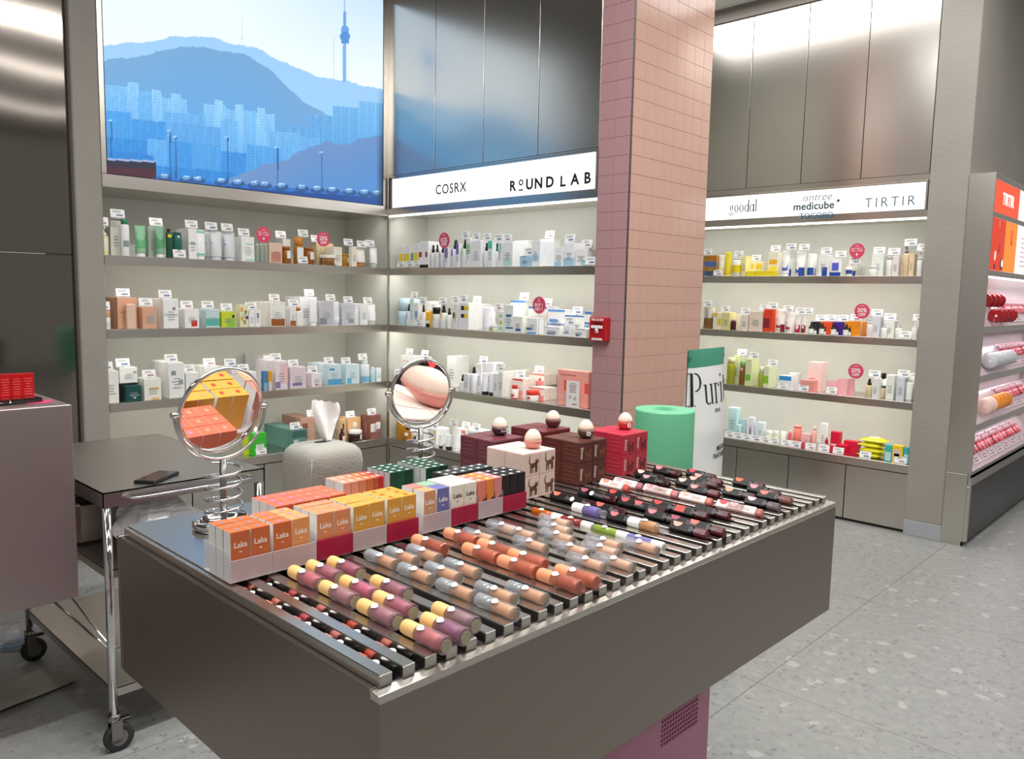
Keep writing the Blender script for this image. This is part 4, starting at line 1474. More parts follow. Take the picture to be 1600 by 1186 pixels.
def product(kind, w, h, d, col, label, loc, rz, op):
    t = thing(NAMES[kind][0], label, NAMES[kind][1], loc, rz)
    gl = op.get('g')
    bm_ = mat(col, .4 if kind == 'c' else .28, 0, .03, 30, .35 if gl else 0, 1.35)
    cap = mat(op.get('cap', 'f0efec'), .3)
    ink = mat(op.get('ink', '9aa0a2'), .6)
    if kind == 'c':
        obj('carton', B(-w / 2, w / 2, 0, d, 0, h, c=min(.0015, w * .04)), bm_, t)
        if 'two' not in op:
            obj('lid_flap', B(-w / 2 + .002, w / 2 - .002, .001, d - .002, h, h + .0008), bm_, t)
        yb_ = -.0006
        pz = (.3, .75)
    else:
        r = w / 2
        ch = op.get('ch', {'b': .16, 'p': .3, 'd': .34, 't': .12, 'j': .32, 'o': .0}[kind])
        ch = float(ch)
        T0 = Matrix.Translation((0, r, 0))
        if kind == 't':
            n = 24
            m = M()
            zb = h * ch
            lv = [(zb, 1, 1), (zb + (h - zb) * .3, 1, .9), (zb + (h - zb) * .65, 1.02, .55), (h * .93, 1.04, .12), (h, 1.04, .10)]
            vs = [(r * .94 * sx * math.cos(2 * PI * i / n), r * .94 * sy * math.sin(2 * PI * i / n), z) for z, sx, sy in lv for i in range(n)]
            fs = [(k * n + i, k * n + (i + 1) % n, (k + 1) * n + (i + 1) % n, (k + 1) * n + i) for k in range(len(lv) - 1) for i in range(n)] + [tuple(4 * n + i for i in range(n))]
            m.add(vs, fs, 0, True, T0)
            obj('tube_body', m, bm_, t)
            obj('cap', M().lathe([(r * .8, 0), (r * .82, .001), (r * .84, zb - .0005)], 18, 0, T0), cap, t)
        elif kind == 'o':
            m = M()
            n = 10
            for sg in (-1, 1):
                vs = []
                for jj in range(9):
                    v = jj / 8
                    for i in range(n + 1):
                        u = i / n * 2 - 1
                        vs.append((u * w / 2, d / 2 + sg * (d / 2 * (1 - u * u) ** .5 * (1 - v) ** .7 + .001), v * h))
                m.add(vs, [(a * (n + 1) + i, a * (n + 1) + i + 1, (a + 1) * (n + 1) + i + 1, (a + 1) * (n + 1) + i) for a in range(8) for i in range(n)], 0, True)
            obj('bag', m, bm_, t)
        elif kind == 'j':
            zl = h * (1 - ch)
            obj('jar', M().lathe([(r * .93, 0), (r, .002), (r, zl - .002), (r * .94, zl)], 24, 0, T0), bm_, t)
            obj('lid', M().lathe([(r * 1.0, zl + .0004), (r * 1.02, zl + .002), (r * 1.02, h - .002), (r * .96, h)], 24, 0, T0), cap, t)
        else:
            zs_ = h * (1 - ch)
            if op.get('sq'):
                obj('bottle', B(-r, r, 0, d, 0, zs_, c=.004), bm_, t)
            else:
                obj('bottle', M().lathe([(r * .94, 0), (r, .002), (r, zs_ * .93), (r * .9, zs_ * .975), (r * .5, zs_)], 22, 0, T0), bm_, t)
            if kind == 'b':
                rc = r * float(op.get('cr', .62))
                obj('cap', M().lathe([(rc, zs_ + .0004), (rc, h - .001), (rc * .94, h)], 18, 0, T0), cap, t)
            elif kind == 'd':
                obj('collar', M().lathe([(r * .55, zs_ + .0004), (r * .55, zs_ + (h - zs_) * .45)], 16, 0, T0), cap, t)
                obj('bulb', M().lathe([(r * .36, zs_ + (h - zs_) * .45), (r * .38, zs_ + (h - zs_) * .8), (r * .26, h * .985), (r * .12, h)], 14, 0, T0), cap, t)
            else:
                obj('pump', M().lathe([(r * .62, zs_ + .0004), (r * .62, zs_ + (h - zs_) * .3), (r * .2, zs_ + (h - zs_) * .34), (r * .2, h * .93)], 16, 0, T0), cap, t)
                obj('nozzle', B(-r * .22, r * .22, r * .1, r * 1.3, h * .93, h, c=.002), cap, t)
        yb_ = 0
    if 'lab' in op:
        for k, lb in enumerate(op['lab'].split(';')):
            c, q = lb.split(':')
            x0, x1, z0, z1 = [float(v) for v in q.split(',')]
            if kind in 'co' or op.get('sq') or kind == 't':
                m = M()
                if kind == 't':
                    m = curved_patch(w * .485, math.asin(max(-.98, x0 * 2 - 1)), math.asin(min(.98, x1 * 2 - 1)), 0, 0)
                    vs = []
                    n = 8
                    for i in range(n + 1):
                        u = (x0 + (x1 - x0) * i / n) * 2 - 1
                        u = max(-.985, min(.985, u))
                        for zz in (z0, z1):
                            f = 1 if zz < .3 else (1 - .5 * (zz - .3) / .35 if zz < .65 else max(.12, .55 - 1.5 * (zz - .65)))
                            vs.append((u * w * .49, w / 2 - w * .475 * (1 - u * u) ** .5 * f - .0008, zz * h))
                    m = M().add(vs, [(2 * i, 2 * i + 2, 2 * i + 3, 2 * i + 1) for i in range(n)], 0, True)
                elif kind == 'o':
                    front_patch(m, x0, x1, z0, z1, w, h, -.001)
                else:
                    front_patch(m, x0, x1, z0, z1, w, h)
            else:
                a0, a1 = math.asin(max(-1, x0 * 2 - 1)), math.asin(min(1, x1 * 2 - 1))
                m = curved_patch(w / 2 + .0005, a0, a1, z0 * h, z1 * h)
                for i, p in enumerate(m.v):
                    m.v[i] = (p[0], p[1] + w / 2, p[2])
            obj('label_print', m, mat(c, .45, 0, .03, 60), t)
    if 'np' not in op and kind in 'ct' and w > .02:
        z0, z1 = (.25, .6) if kind == 'c' else (.3, .55)
        y = -.0013 if kind == 'c' else None
        if kind == 'c':
            obj('print_lines', bars(4, -w * .3, w * .3, y, h * z0, h * z1, h=.3, seed=int(w * 1e5) % 97), ink, t)
    return t


CARDM = M().box(-.037, .037, -.0006, .0006, 0, .044).mesh('card', CARD)
PRM = {}
for k in range(4):
    m = bars(2, -.028, .020, -.0008, .024, .038, h=.45, seed=k)
    m.box(-.008, .026, -.0013, -.0006, .007, .017, 0, 1)
    PRM[k] = m.mesh('price_print', [GREYINK, mat(['8b93a8', 'a7a3a0', '6f83a0', 'b08a90'][k], .6)])
CLIPM = M().box(-.006, .006, -.002, .008, -.0005, .006).box(-.037, .037, .0008, .0016, 0, .012).mesh('clip', CLR)
SHELF_NAME = {}
ntag = 0


def price_tag(loc, rz, label):
    global ntag
    ntag += 1
    t = thing('price_card', label, 'price tag', loc, rz)
    tilt = (-.2, 0, 0)
    obj('card', CARDM, None, t, (0, .004, .0065), tilt)
    obj('price_print', PRM[ntag % 4], None, t, (0, .004, .0065), tilt)
    obj('clip', CLIPM, None, t, (0, .004, 0))
    return t


def sale_sign(loc, rz, r, hc, text, label):
    t = thing('sale_sign', label, 'sign', loc, rz)
    PNK = mat('dd4a6a', .4)
    obj('foot', B(-.018, .018, -.01, .012, 0, .002), CLR, t)
    obj('stem', M().lathe([(.0018, .002), (.0018, hc - r * .9)], 8), mat('c9cdd0', .2), t)
    obj('disc', M().lathe([(r, -.0015), (r, .0015)], 36, 0, Matrix.Translation((0, 0, hc)) @ FR), PNK, t)
    for s, sz, dz in text:
        obj('lettering', text_mesh(s, sz * r, mat('fbf3f3', .5), bold=.0006 if sz > .3 else 0, ext=.0003), None, t, (0, -.0021, hc + dz * r))
    return t


def shelf_row(bay, z, where, crops):
    rz = PI / 2 if bay == 'L' else 0
    D = {'L': LD, 'M': MD, 'F': FD}[bay]
    def place(u, s):
        if bay == 'L':
            return (-s, float(along(u, (-s, 0, z), (0, 1, 0))))
        y = s if bay == 'M' else FARY + s
        return (float(along(u, (0, y, z), (1, 0, 0))), y)
    def off(p, s):
        return (p[0] - s, p[1]) if bay == 'L' else (p[0], p[1] + s)
    al = 1 if bay == 'L' else 0
    jobs, lows = [], []
    for (ox, oy, sc, b0, b1, txt) in crops:
        for ln in txt.strip().split('\n'):
            main, _, o = ln.strip().partition('|')
            tk = main.split()
            if not tk:
                continue
            op = {}
            for q in o.split():
                k, _, v = q.partition('=')
                op[k] = v or '1'
            if tk[0] == 'TL':
                p = place(ox + (float(tk[1]) + float(tk[2])) / 2 / sc, .005)
                price_tag((p[0], p[1], z + .0004), rz, 'price card at shelf edge before ' + ' '.join(tk[3:]) + ', ' + where)
                lows.append((p[al] - .03, p[al] + .03))
            elif tk[0] == 'T':
                jobs[-1]['tags'].append((ox + (float(tk[1]) + float(tk[2])) / 2 / sc, ' '.join(tk[3:])))
            elif tk[0] == 'S':
                x0, x1, y0, y1 = [float(v) for v in tk[1:5]]
                p = place(ox + (x0 + x1) / 2 / sc, .012)
                base = b0 + (b1 - b0) * (x0 + x1) / 2 / 1600
                k = depth((p[0], p[1], z)) / F
                sale_sign((p[0], p[1], z + .0004), rz, (y1 - y0) / 2 / sc * k, (base - (y0 + y1) / 2) / sc * k, SIGN_T[tk[5]],
                          'round pink sale sign ' + ' '.join(tk[6:]) + ', ' + where)
            else:
                x0, x1 = float(tk[1]), float(tk[2])
                jobs.append(dict(kind=tk[0], u0=ox + x0 / sc, u1=ox + x1 / sc, hp=(b0 + (b1 - b0) * (x0 + x1) / 2 / 1600 - float(tk[3])) / sc,
                                 col=tk[4], look=' '.join(tk[5:]), op=op, tags=[], b=float(op.get('b', 0))))
    done = []
    def hit(a0, a1, s0, s1, z0, z1):
        return any(a0 < A1 - .0008 and A0 < a1 - .0008 and s0 < T1 and T0 < s1 and z0 < Z1 and Z0 < z1 for A0, A1, T0, T1, Z0, Z1 in done)
    for J in sorted(jobs, key=lambda j: j['b']):
        op, kind, look = J['op'], J['kind'], J['look']
        up = float(op.get('up', 0))
        s = .016 + J['b']
        for it in range(60):
            pa, pb = place(J['u0'], s), place(J['u1'], s)
            w = abs(pb[al] - pa[al]) - .0012
            pc = ((pa[0] + pb[0]) / 2, (pa[1] + pb[1]) / 2)
            h = J['hp'] * depth((pc[0], pc[1], z)) / F - (s - .016) * .02 - up
            d = float(op['d']) if 'd' in op else (w if kind in 'bpdtj' else .022 if kind == 'o' else min(max(w * .8, .03), .06))
            d = min(d, D - s - .006)
            if not hit(min(pa[al], pb[al]), max(pa[al], pb[al]), s, s + d, up, up + h):
                break
            s += .004
            if s + .02 > D:
                break
        n = int(op.get('r', 1))
        root = product(kind, w, h, d, J['col'], look + (', front of its row, ' if n > 1 else ' on ') + where, (pc[0], pc[1], z + up + .0003), rz, op)
        done.append((pc[al] - w / 2, pc[al] + w / 2, s, s + d, up, up + h))
        for i in range(1, n):
            s2 = s + (d + .0015) * i
            if s2 + d > D - .004 or hit(pc[al] - w / 2, pc[al] + w / 2, s2, s2 + d, up, up + h):
                break
            q = off(pc, s2 - s)
            dup(root, (q[0], q[1], z + up + .0003), rz, look + ', %s in its row, ' % ORD[i] + where)
            done.append((pc[al] - w / 2, pc[al] + w / 2, s2, s2 + d, up, up + h))
        for u, nm in J['tags']:
            p = place(u, s + .004)
            a_ = max(pc[al] - w / 2 - .02, min(pc[al] + w / 2 + .02, p[al]))
            p = (p[0], a_) if al else (a_, p[1])
            price_tag((p[0], p[1], z + up + h + .0012), rz, (nm + ' ' if nm else '') + 'price card on ' + look + ', ' + where)


SIGN_T = {'20': [('20%', .78, .08), ('OFF', .55, -.5), ('UP TO', .22, .66)], '65': [('65%', .78, .05), ('OFF', .62, -.52), ('UP TO', .22, .66)],
          '30': [('30%', .78, .08), ('OFF', .55, -.5), ('UP TO', .22, .66)], 'b1': [('BUY 1', .5, .02), ('GET 1', .5, -.48), ('MIX', .2, .7), ('AND', .2, .46)],
          'b2': [('BUY ANY 2', .3, .28), ('GET 1 FREE', .3, -.02), ('OFFER', .18, .62), ('♦', .34, -.5)]}

shelf_row('L', S1, 'top shelf under screen', [(155, 320, 6.957, 552, 604, '''
p 22 122 250 e9e7d2 yellow banded lotion bottle by column|lab=e6d98a:.0,1,.06,.14;ead9a0:.0,1,.6,.68 cap=f2f1ec
T 15 60
c 128 248 178 e8e8de cream carton behind green capped bottle|b=.09 r=3
b 250 352 168 eef0ee tall white bottle with green cap|cap=2f8a62 ch=.13 cr=.7 lab=8b9698:.2,.8,.25,.42
T 150 290
t 415 535 232 8fc39b outer green gradient tube|lab=5aae78:.05,.95,.3,.75
c 538 628 235 aebcae grey green carton between green tubes|b=.07 r=3
T 570 695
t 632 735 232 86b894 inner green gradient tube|lab=4f9a68:.05,.95,.3,.7
b 742 806 262 2f5a44 dark green bottle with yellow badge|cap=5a2a2e ch=.1 lab=f0d83a:.2,.9,.7,.8
b 820 922 302 2c6a5c teal green bottle with white emblem|cap=2c6a5c ch=.05 cr=.95 lab=e6efe9:.4,.6,.8,.88
TL 815 945 dark green bottles
c 975 1066 262 f0f0ec white carton with grey stripe|r=4 lab=6c7072:.1,.9,.5,.53
T 955 1080
t 1072 1180 268 f2f3f0 white tube with teal bands|cap=f2f3f0 lab=8fd0c0:.0,1,.88,.97;7cc6b4:.05,.95,.14,.2
t 1236 1362 282 d9dcde silver tube with blue band|cap=d5d9dc r=3 lab=3c6fb8:.0,1,.56,.62
T 1170 1290
t 1384 1510 292 d4d8da second silver tube with blue band|cap=d5d9dc r=3 lab=3c6fb8:.0,1,.54,.6
T 1345 1460
'''), (375, 340, 6.957, 466, 524, '''
c 20 158 205 f1f2ee white carton with mint lettering|r=2 lab=a8ddc8:.3,.9,.68,.74;a8ddc8:.3,.95,.02,.1
T 0 105
b 178 222 275 b9c3b4 first clear vial behind buy sign|g cap=d9dcd6
b 224 268 272 b9c3b4 second clear vial behind buy sign|g cap=d9dcd6
b 270 314 272 b9c3b4 third clear vial behind buy sign|g cap=d9dcd6
S 180 340 95 265 b2 before clear vials
c 318 462 265 e0c3b0 pinkish tan gift carton|lab=c98a78:.15,.9,.05,.55 ink=b28070
c 470 555 215 f0efe9 white carton behind tan gift carton|b=.1 r=2
T 395 510
b 482 575 300 b8742e short amber bottle with white label|g cap=a8662a ch=.2 cr=.9 lab=f0eee6:.35,.98,.3,.75
b 617 715 202 c88a3c tall amber bottle with orange cap|g cap=d88a34 ch=.3 cr=.85 lab=eef0ee:.15,.9,.12,.62
T 640 750
TL 635 745 amber bottles
b 722 830 312 b06a20 amber bottle beside round jar|g cap=b06a20 ch=.12 cr=.9 lab=f0eee6:.4,.95,.3,.75
c 834 1018 248 dcc79a amber tinted carton behind discount sign|b=.09 lab=f2efe4:.55,.85,.5,.8
T 815 850
S 840 975 140 300 20 before amber carton
j 928 1082 388 a87030 low amber jar with white lid|g cap=efece2 lab=f0eee6:.65,.95,.1,.6
c 1022 1112 298 efe9d8 cream carton beside amber serum|r=2
b 1122 1210 368 c98a2a small amber serum bottle|g cap=d9982e lab=f2f0e8:.5,.98,.3,.7
c 1214 1272 296 efe9da narrow cream carton|r=2
T 1045 1145
t 1284 1390 312 ece9e2 white tube with amber foot|cap=b07a34 ch=.24
T 1280 1375
t 1436 1516 306 eef0f0 white tube with clear foot|cap=b9bfbd ch=.22
T 1370 1470
''')])
shelf_row('L', S2, 'second shelf under screen', [(155, 445, 6.957, 486, 462, '''
j 38 142 285 efece6 white jar with tan cap|cap=c99a72 ch=.35 lab=d9d9d4:.3,.8,.1,.4
T 30 75
c 205 420 146 dca98a large peach carton|r=3 ink=b98468 b=.05 lab=b8856c:.1,.45,.5,.53
T 205 345
b 303 408 208 e6c4ae pale peach bottle before large carton|sq cap=e6c4ae ch=.02 d=.03
c 472 630 245 dba88c smaller peach carton with grey bottle print|r=2 lab=b9a8a0:.55,.85,.2,.7
T 455 585
c 702 868 158 f0f0ee white carton with grey numerals|r=4 lab=8a8f92:.6,.8,.62,.72;c9cccc:.05,.95,.42,.5
T 668 795
c 932 1090 272 efefed white carton with red square|r=3 lab=cf2f28:.45,.85,.08,.42
T 900 1025
c 1165 1312 272 c6dcdc pale teal carton with turquoise base|r=2 lab=58b8ae:.0,1,.1,.5
T 1130 1250
c 1330 1480 298 c8d43c yellow green carton|r=2 lab=8ec63a:.4,1,.0,.55;2f3a30:.78,.95,.6,.8
T 1335 1450
'''), (375, 445, 6.957, 464, 426, '''
c 0 94 222 e6e2c2 cream carton with fruit dots|lab=e8963a:.1,.35,.7,.88;6e8a3a:.55,.8,.6,.75;3a3a30:.7,.95,.35,.5;8aa84a:.4,.7,.12,.3;d8b43a:.08,.35,.3,.45
c 100 162 285 f0f1f0 narrow white carton
T 100 160
c 166 226 285 f1f2f1 white carton with grey window|lab=7c8484:.3,.7,.55,.85
c 332 496 192 efece6 carton with two amber bottles printed|r=4 lab=9a5a26:.05,.95,.02,.32;e9e6df:.1,.42,.35,.68;efeeea:.52,.95,.35,.9
T 325 440
c 545 612 248 efece8 small carton with amber print|r=3 lab=a8602c:.05,.95,.02,.3
T 535 645
b 620 690 248 f1f0ee white bottle with amber cap|sq cap=b87a34 ch=.2 d=.025
c 650 778 138 dfe0e4 pale grey carton row behind|b=.1 r=3
T 705 815
t 782 864 136 f0f1f2 tall white tube before grey cartons|cap=f0f1f2
c 868 1018 184 c9c8d0 lilac grey carton|r=4 lab=8f9098:.0,.5,.05,.32
t 1022 1102 184 e6e8ec pale grey tube with white label|cap=dfe2e6 lab=f6f6f6:.15,.9,.25,.6
T 925 1030
c 1112 1244 205 cfd0d8 lilac carton with print|r=3 lab=9a9ca6:.5,.95,.1,.3
T 1130 1235
b 1248 1302 228 f1f2f2 slim white bottle|cap=f4f4f4
c 1308 1390 205 efefee white carton row near corner|r=3
t 1412 1502 212 f2f3f3 white tube nearest the corner|cap=c9cdcc ch=.2
T 1345 1445
''')])
shelf_row('L', S3, 'third shelf under screen', [(155, 545, 6.957, 596, 510, '''
c 45 220 238 ecece4 white carton by the column|r=2
T 38 140
c 232 425 390 1c2426 black based carton under white carton|b=.05 np
c 232 425 215 efefeb white carton stacked on black one|b=.05 up=.1 lab=a9adac:.75,.95,.6,.75
T 205 345
c 296 462 405 21504e dark teal carton|d=.05 lab=dfeae8:.5,.62,.18,.3;6a9a98:.3,.9,.36,.42
c 492 680 332 ecebe0 cream carton with orange stripe|r=2 lab=e0a23a:.3,.85,.5,.58;e8b25a:.4,.85,.02,.1
T 487 620
c 762 935 168 eeeeec white carton with stacked grey numerals|r=4 lab=8f9496:.15,.45,.65,.78;9aa0a2:.6,.9,.38,.52
T 735 860
c 946 1088 282 eeeeea shorter white carton|r=2
T 940 1025
j 988 1090 405 e9eae4 white jar before short carton|ch=.25 cap=f0f0ec
c 1150 1330 232 eeeeea white carton partly behind mirror|r=3 b=.06
T 1148 1270
c 1390 1490 230 ebebe6 white carton behind mirror rim|r=2
T 1380 1490
'''), (375, 545, 6.957, 452, 360, '''
c 10 182 228 f0f0ec white carton over mirror rim
T 0 90
c 256 304 222 4f86b8 blue small carton|np lab=7fb0d8:.1,.9,.0,.4
c 308 352 222 e0a63a yellow small carton|np lab=c9d0e0:.1,.9,.0,.45
c 255 372 98 e4e6e8 tall white carton row behind|b=.1 r=4
c 386 520 118 e9dfe6 tall white and pink carton|r=4 lab=8a7fb0:.0,.4,.05,.28;eec4c8:.4,1,.2,.9
T 345 455
t 442 516 200 f2c9cc pale pink tube|cap=f2c9cc
c 546 720 188 e4d3dc pink lilac carton|r=3 lab=7f7aa8:.15,.75,.12,.26
T 535 640
p 655 714 205 f0c8cf pale pink pump bottle
c 780 890 262 efe9ec low white carton with pink print|r=2 lab=5c4048:.35,.55,.1,.2;f0a8b4:.5,.9,.05,.2
T 750 845
c 958 1100 168 cfe4ea pale aqua carton with blue base|r=4 lab=58a6d4:.0,1,.02,.3;4a9acb:.1,.5,.72,.82
T 920 1025
p 1040 1096 192 9fd4de aqua pump bottle|lab=f0e9dc:.2,.9,.15,.55
c 1150 1300 172 d2e8ee second pale aqua carton|r=3 lab=5fb0de:.1,.4,.02,.3
T 1128 1190
t 1234 1286 202 f4f5f6 slim white tube|cap=f4f5f6
b 1345 1425 135 e6eef2 tall white bottle with blue foot|cap=f2f4f5 lab=6fb4dc:.0,1,.02,.28
T 1290 1390
b 1434 1480 208 bfe0e4 aqua bottle near corner|cap=eef2f2
c 1486 1536 218 e9f1f2 white aqua carton at corner
''')])
shelf_row('L', S4, 'counter under screen', [(155, 640, 9.41, 430, 430, '''
TL 105 290 column end
c 760 1000 262 e6a8b4 low pink carton row|b=.2 r=2
c 1010 1330 290 f0c6cc pale pink wide carton|b=.1
T 1005 1180
'''), (385, 630, 6.957, 540, 385, '''
c -10 60 320 c8d832 yellow green small box|b=.05
c 78 220 285 3fbf3a bright green box with white leaf|lab=eef6ea:.2,.8,.1,.5
b 92 135 235 f2f4f0 small white bottle on green box|up=.13 cap=f2f4f0 b=.0
TL 90 245 bright green box
c 500 655 268 5f8f84 green carton with mint side row|r=8 d=.044 lab=cfe2da:.1,.45,.05,.5;3f6a5e:.0,1,.6,.95
T 485 590
b 575 645 275 cfe6dc clear mint bottle before green row|g cap=e9f2ee
c 590 745 190 b08a78 brown patterned carton row|b=.06 r=4 lab=7a4a40:.1,.5,.2,.8
T 690 745
c 1028 1086 196 e0b98c tan carton with dark dot|b=.06 lab=4a2c24:.3,.6,.5,.8
d 1030 1085 280 4a2620 dark brown dropper bottle|cap=2c1a18 lab=eeeae4:.3,.95,.1,.5
c 1100 1245 198 dcb080 amber printed carton|b=.08 r=2 lab=f0e4d0:.4,.7,.5,.8
T 1085 1185
j 1165 1286 312 33211c dark brown jar with white lid|cap=f0eee8 lab=efece6:.6,.98,.1,.6
c 1350 1462 150 8a5a50 brown and white patterned carton|d=.06 r=2 lab=eee8e4:.0,.45,.3,.65;f0ece8:.5,.95,.4,.7
T 1320 1415
d 1402 1442 290 3a2a28 tiny dark dropper near corner|cap=201818 lab=efece8:.2,.9,.1,.5
''')])
shelf_row('M', S1, 'top shelf beside pillar', [(605, 345, 9.697, 686, 690, '''
c 168 256 362 f3f2ef white carton with yellow square by corner|r=2 np lab=f2d23a:.1,.95,.32,.66
c 262 344 362 f3f2ef second white carton with yellow square|r=2 np lab=f2d23a:.1,.95,.32,.66;a8603a:.0,.1,.32,.66
c 360 470 325 f3f3f0 white carton with yellow teal square|r=2 np lab=f2d63a:.3,1,.3,.62;3fa8b0:.0,.28,.3,.62
TL 125 255 first yellow square carton
TL 265 375 second yellow square carton
TL 385 470 teal square carton
c 480 622 292 f4f4f2 white carton with red marks|r=2 np lab=a83a3c:.0,.3,.4,.6;a83a3c:.68,.9,.4,.6;1c1a1c:.0,1,.0,.12
d 634 694 345 e3e2e4 slim black capped dropper|cap=1c1c20
d 704 756 340 e3e2e4 second slim black capped dropper|cap=1c1c20
d 768 850 352 e4e3e6 black capped dropper behind sale sign|cap=1c1c20 lab=55566a:.05,.4,.4,.75
S 780 940 165 400 65 before droppers
c 864 916 395 e9e7ee narrow carton with lilac panel|lab=8a80b8:.0,1,.5,.98
d 940 1034 270 e8e7ec dropper with violet patch|cap=1f3a30 lab=6f62b0:.1,.5,.4,.66
c 1040 1080 335 f0eff2 slim carton with violet patch|lab=7a6cb8:.0,1,.55,1
d 1090 1182 265 e8ebe6 dropper with pale green patch|cap=18281f lab=c6dcc0:.05,.6,.42,.66
T 1095 1225
c 1188 1256 252 f2f2ef carton with green panel|lab=a8cc92:.05,.95,.46,.8 r=2
c 1266 1416 292 efeff0 plain white carton|r=3
T 1255 1395
d 1428 1512 320 ecebee dropper beside teal capped carton|cap=17181c
c 1516 1592 300 eef2f0 carton with teal top|lab=58c6b4:.1,.9,.7,1
T 1420 1560
'''), (760, 345, 9.412, 655, 650, '''
d 76 154 300 ecebee second dropper beside mint carton|cap=141418
c 160 226 295 eef2f0 carton with mint top|lab=a8dcd0:.1,.9,.6,.95
T 95 220
c 234 384 297 efefef white carton with mint specks|r=3 lab=bfe4d6:.1,.9,.05,.35
T 225 345
c 402 600 248 f1f0ec tall white pleated carton|r=3 b=.06
c 488 642 500 a8d0e6 light blue lower carton|d=.035 lab=3c4a5a:.25,.5,.95,1
T 540 675
c 652 788 282 eef1f4 white carton with pale blue base|r=3 lab=bcd8ea:.05,.85,.2,.45
c 776 982 228 f3f2e8 tallest white carton with blue base|r=4 lab=9fcce8:.0,1,.0,.38;4a4a50:.3,.6,.4,.44
T 835 980
c 992 1128 380 eff0f2 white carton with blue strip|r=2 lab=a8d0ea:.05,.8,.0,.22
c 1134 1284 318 eef0f2 white carton with light blue foot|r=3 lab=a8cfe6:.0,1,.0,.36
T 1130 1280
c 1298 1482 402 efeff0 low white carton at pillar end|r=2 lab=a8d4d8:.5,1,.0,.35
T 1375 1530
TL 1495 1545 pillar end
''')])
shelf_row('M', S2, 'second shelf beside pillar', [(605, 450, 9.697, 548, 655, '''
b 126 250 152 c0dcea pale blue cylinder bottle|cap=c6e0ec ch=.45 cr=.98
d 268 332 235 eef0f0 black dropper with pale label|cap=16181a lab=b8cce0:.1,.6,.3,.6
c 340 402 165 dff0ea pale mint carton|r=2
T 335 450
c 406 470 222 f2f3f4 white carton with blue window|lab=88b4e0:.1,.9,.4,.65
j 368 525 470 5a9ad4 blue jar with black lid|cap=17181a ch=.2
TL 385 525 blue jar
d 500 548 250 eeeff0 little black dropper|cap=16171a
T 470 570
c 562 650 205 f1f1ef white carton behind yellow pack|r=2 b=.06
b 545 645 350 efb63a yellow faced pack with black base|sq cap=efb63a ch=.02 d=.03 lab=17181a:.0,1,.0,.2;e9ece6:.0,1,.2,.4
T 640 750
b 655 742 290 e9e9ec clear bottle with black square cap|cap=141416 ch=.32 cr=.95 lab=cfd88a:.1,.6,.35,.6
d 774 852 255 ecece8 dropper with yellow label|cap=16171a lab=efe08a:.1,.7,.42,.7
T 765 885
d 876 938 300 efefec dropper with lime top|cap=1c2a14
c 988 1062 238 f2f2f2 carton with yellow black strip|r=2 lab=1c1c1c:.05,.4,.42,.65;e8dc5a:.4,.75,.42,.65
T 955 1070
c 1076 1232 222 f2f2f2 carton with two yellow black windows|r=2 np lab=1c1c22:.25,.55,.72,.88;efcf3a:.55,1,.72,.88;1c1c22:.25,.55,.44,.58;efcf3a:.55,.9,.44,.58
T 1080 1185
j 1000 1160 505 a8b84a low jar with lime base|cap=16181a ch=.32
c 1240 1392 252 f1f1f3 plain white carton row|r=2 b=.05
T 1270 1415
c 1164 1282 450 f0f0f2 low white carton before windows one
t 1404 1512 285 ececf0 tall white tube|cap=f0f0f2
t 1530 1600 290 efeff0 tube behind lime jar|b=.05
'''), (760, 450, 9.412, 634, 728, '''
j 12 152 548 eef0e6 low white jar with lime print|cap=f2f2f0 lab=b6c83a:.1,.6,.1,.6
c 158 242 345 f1f4ee white carton with green dots|lab=b8dc9a:.3,.9,.7,.85;c6dc7a:.3,.9,.38,.55;b0e0a0:.3,.9,.08,.25 np
T 90 225
c 256 388 252 eef2f0 white carton with blue leaves|r=2 lab=2f6aa8:.2,.8,.58,.66;2f6aa8:.2,1,.14,.2
c 345 560 200 f1f2ee wide white carton with blue lid|b=.08 r=2 lab=3f86d0:.0,1,.94,1
T 460 605
c 392 530 420 f0f0e6 low white carton with blue leaf|lab=2f6ab0:.25,.8,.12,.26
c 588 745 440 f2f2f0 carton with two blue leaves|lab=2f6ab8:.0,.5,.24,.4;6aa8dc:.05,.9,.0,.12
c 612 882 282 f1f1ec wide carton behind buy sign|b=.08 r=2 lab=3a82d0:.0,1,.93,1
T 840 900
S 670 860 125 375 b1 before blue lidded cartons
c 842 1080 572 f1f1f0 lowest wide white carton|lab=2f62b0:.2,.7,.12,.24;9a9ca0:.0,.95,.94,1
c 896 1146 322 f0f2f0 wide carton with blue wave|b=.07 r=2 lab=4a96dc:.1,.6,.5,.62;2f6ab0:.0,1,.4,.44;5a9ae0:.0,1,.92,1
c 1126 1236 548 eff3f4 small carton with blue band|lab=3a76c0:.1,.8,.28,.36
T 1130 1290
c 1148 1430 404 f1f1ea wide carton with dark blue lid|b=.07 r=2 lab=3a80cc:.0,1,.93,1
T 1240 1390
c 1248 1466 592 f0f0ee lowest carton by pillar|lab=34508c:.3,.55,.12,.3;9a9490:.3,.9,.9,1
c 1440 1528 345 f2f4f0 blue striped carton at pillar|b=.06 lab=4a86d8:.0,1,.9,1;3a78c8:.0,1,.5,.58;3a78c8:.0,1,.4,.44
''')])
